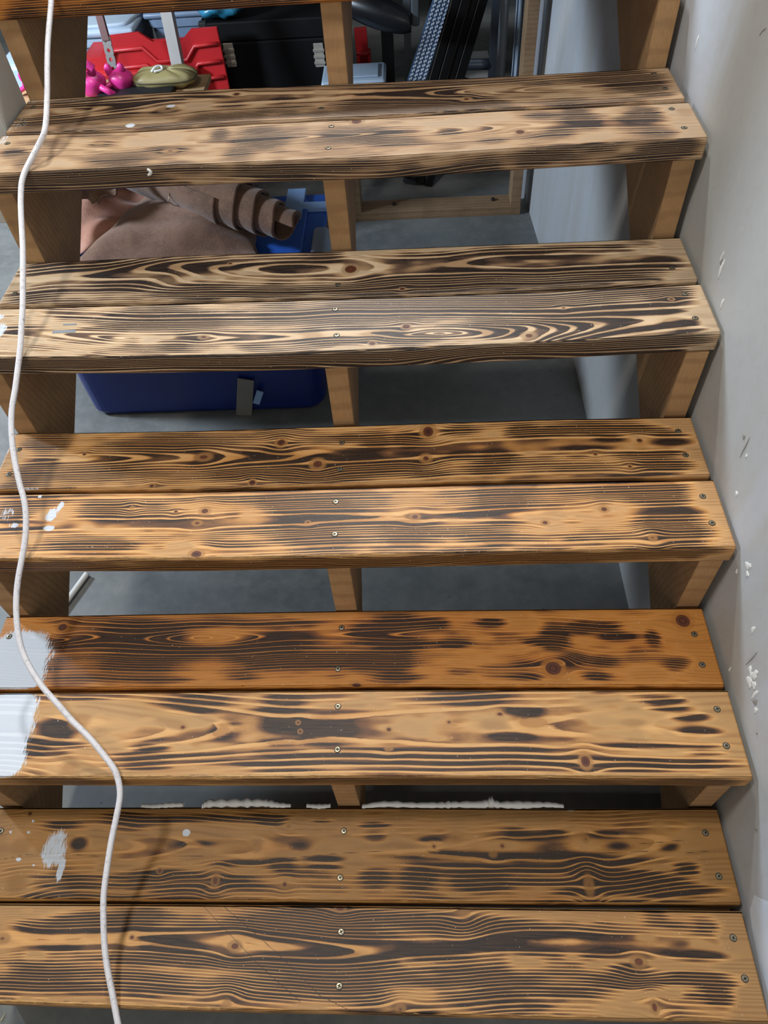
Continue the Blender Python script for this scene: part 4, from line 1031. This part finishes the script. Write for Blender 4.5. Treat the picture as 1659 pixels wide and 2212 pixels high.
# ------------------------------------------------------------------ scars on the painted wall
wall_r = bpy.data.objects['wall_right']
M_CHIP = plain('torn_paper_face', '#d3d3ce', .8, var=.08)
M_CHIPD = plain('gouge_shadow', '#8b8780', .9)
def wall_bit(px, py, w_, h_, tilt, mat, name='plaster_chip', th=.0012):
    p = at(px, py, 0, .9585); bm = bmesh.new(); bmesh.ops.create_uvsphere(bm, u_segments=14, v_segments=10, radius=1.)
    c, s_ = math.cos(tilt), math.sin(tilt); ph = random.uniform(0, 6)
    for v in bm.verts:
        a = math.atan2(v.co.z, v.co.y); k = 1+.22*math.sin(3*a+ph)+.12*math.sin(7*a+2*ph)
        yy, zz = v.co.y*w_*k, v.co.z*h_*k
        v.co = Vector((wall_x(p[1])-.0002+v.co.x*th, p[1]+yy*c-zz*s_, p[2]+yy*s_+zz*c))
    return from_bm(name, bm, mat, wall_r, True)
for a_ in ((1561, 556, .002, .010, .1, M_CHIP), (1561, 564, .0035, .006, 0, M_CHIPD), (1560, 580, .004, .016, 0, M_CHIP), (1562, 655, .003, .009, 0, M_CHIP),
           (1508, 90, .003, .010, 0, M_CHIP), (1609, 943, .004, .005, .6, M_CHIPD), (1612, 965, .0012, .020, 0, M_CHIPD), (1614, 985, .002, .004, 0, M_CHIP),
           (1593, 1066, .004, .004, .5, M_CHIP), (1617, 1222, .006, .010, .7, M_CHIP), (1592, 1235, .003, .006, 0, M_CHIP), (1616, 1240, .005, .005, .2, M_CHIP),
           (1577, 1446, .002, .007, 0, M_CHIP), (1622, 1447, .007, .005, .6, M_CHIP), (1630, 1458, .006, .014, .2, M_CHIP), (1620, 1472, .009, .009, .4, M_CHIP), (1630, 1480, .006, .007, 0, M_CHIP),
           (1632, 1500, .003, .014, 0, M_CHIP), (1633, 1516, .004, .008, .2, M_CHIPD), (1634, 1534, .004, .006, 0, M_CHIP), (1626, 1422, .0012, .022, .05, M_CHIPD),
           (1637, 1584, .0015, .003, 0, M_CHIPD), (1628, 1360, .004, .008, 0, M_CHIP), (1635, 1790, .0012, .005, .3, M_CHIPD)):
    wall_bit(*a_)
M_PATCH = plain('fresh_white_plaster', '#c9d2dc', .6, var=.07, scale=20., bump=.3, bscale=60.)
def patch(pts, name):
    w3 = [at(x, y, 0, .9590) for x, y in pts]
    prism(name, [(p[1], p[2]) for p in w3], 0, .9575, .9625, M_PATCH, wall_r)
patch([(1631, 1934), (1645, 1942), (1662, 1948), (1690, 1960), (1700, 2240), (1668, 2240), (1652, 2140), (1640, 2075), (1627, 2010), (1622, 1965)], 'plaster_patch')
p = at(1641, 76, 0, .957); q = at(1655, 60, 0, .957)
tube('pencil_scratch', [tuple(p), tuple((p+q)/2+np.array([0, .002, 0])), tuple(q)], .0006, M_CHIPD, wall_r, 6)
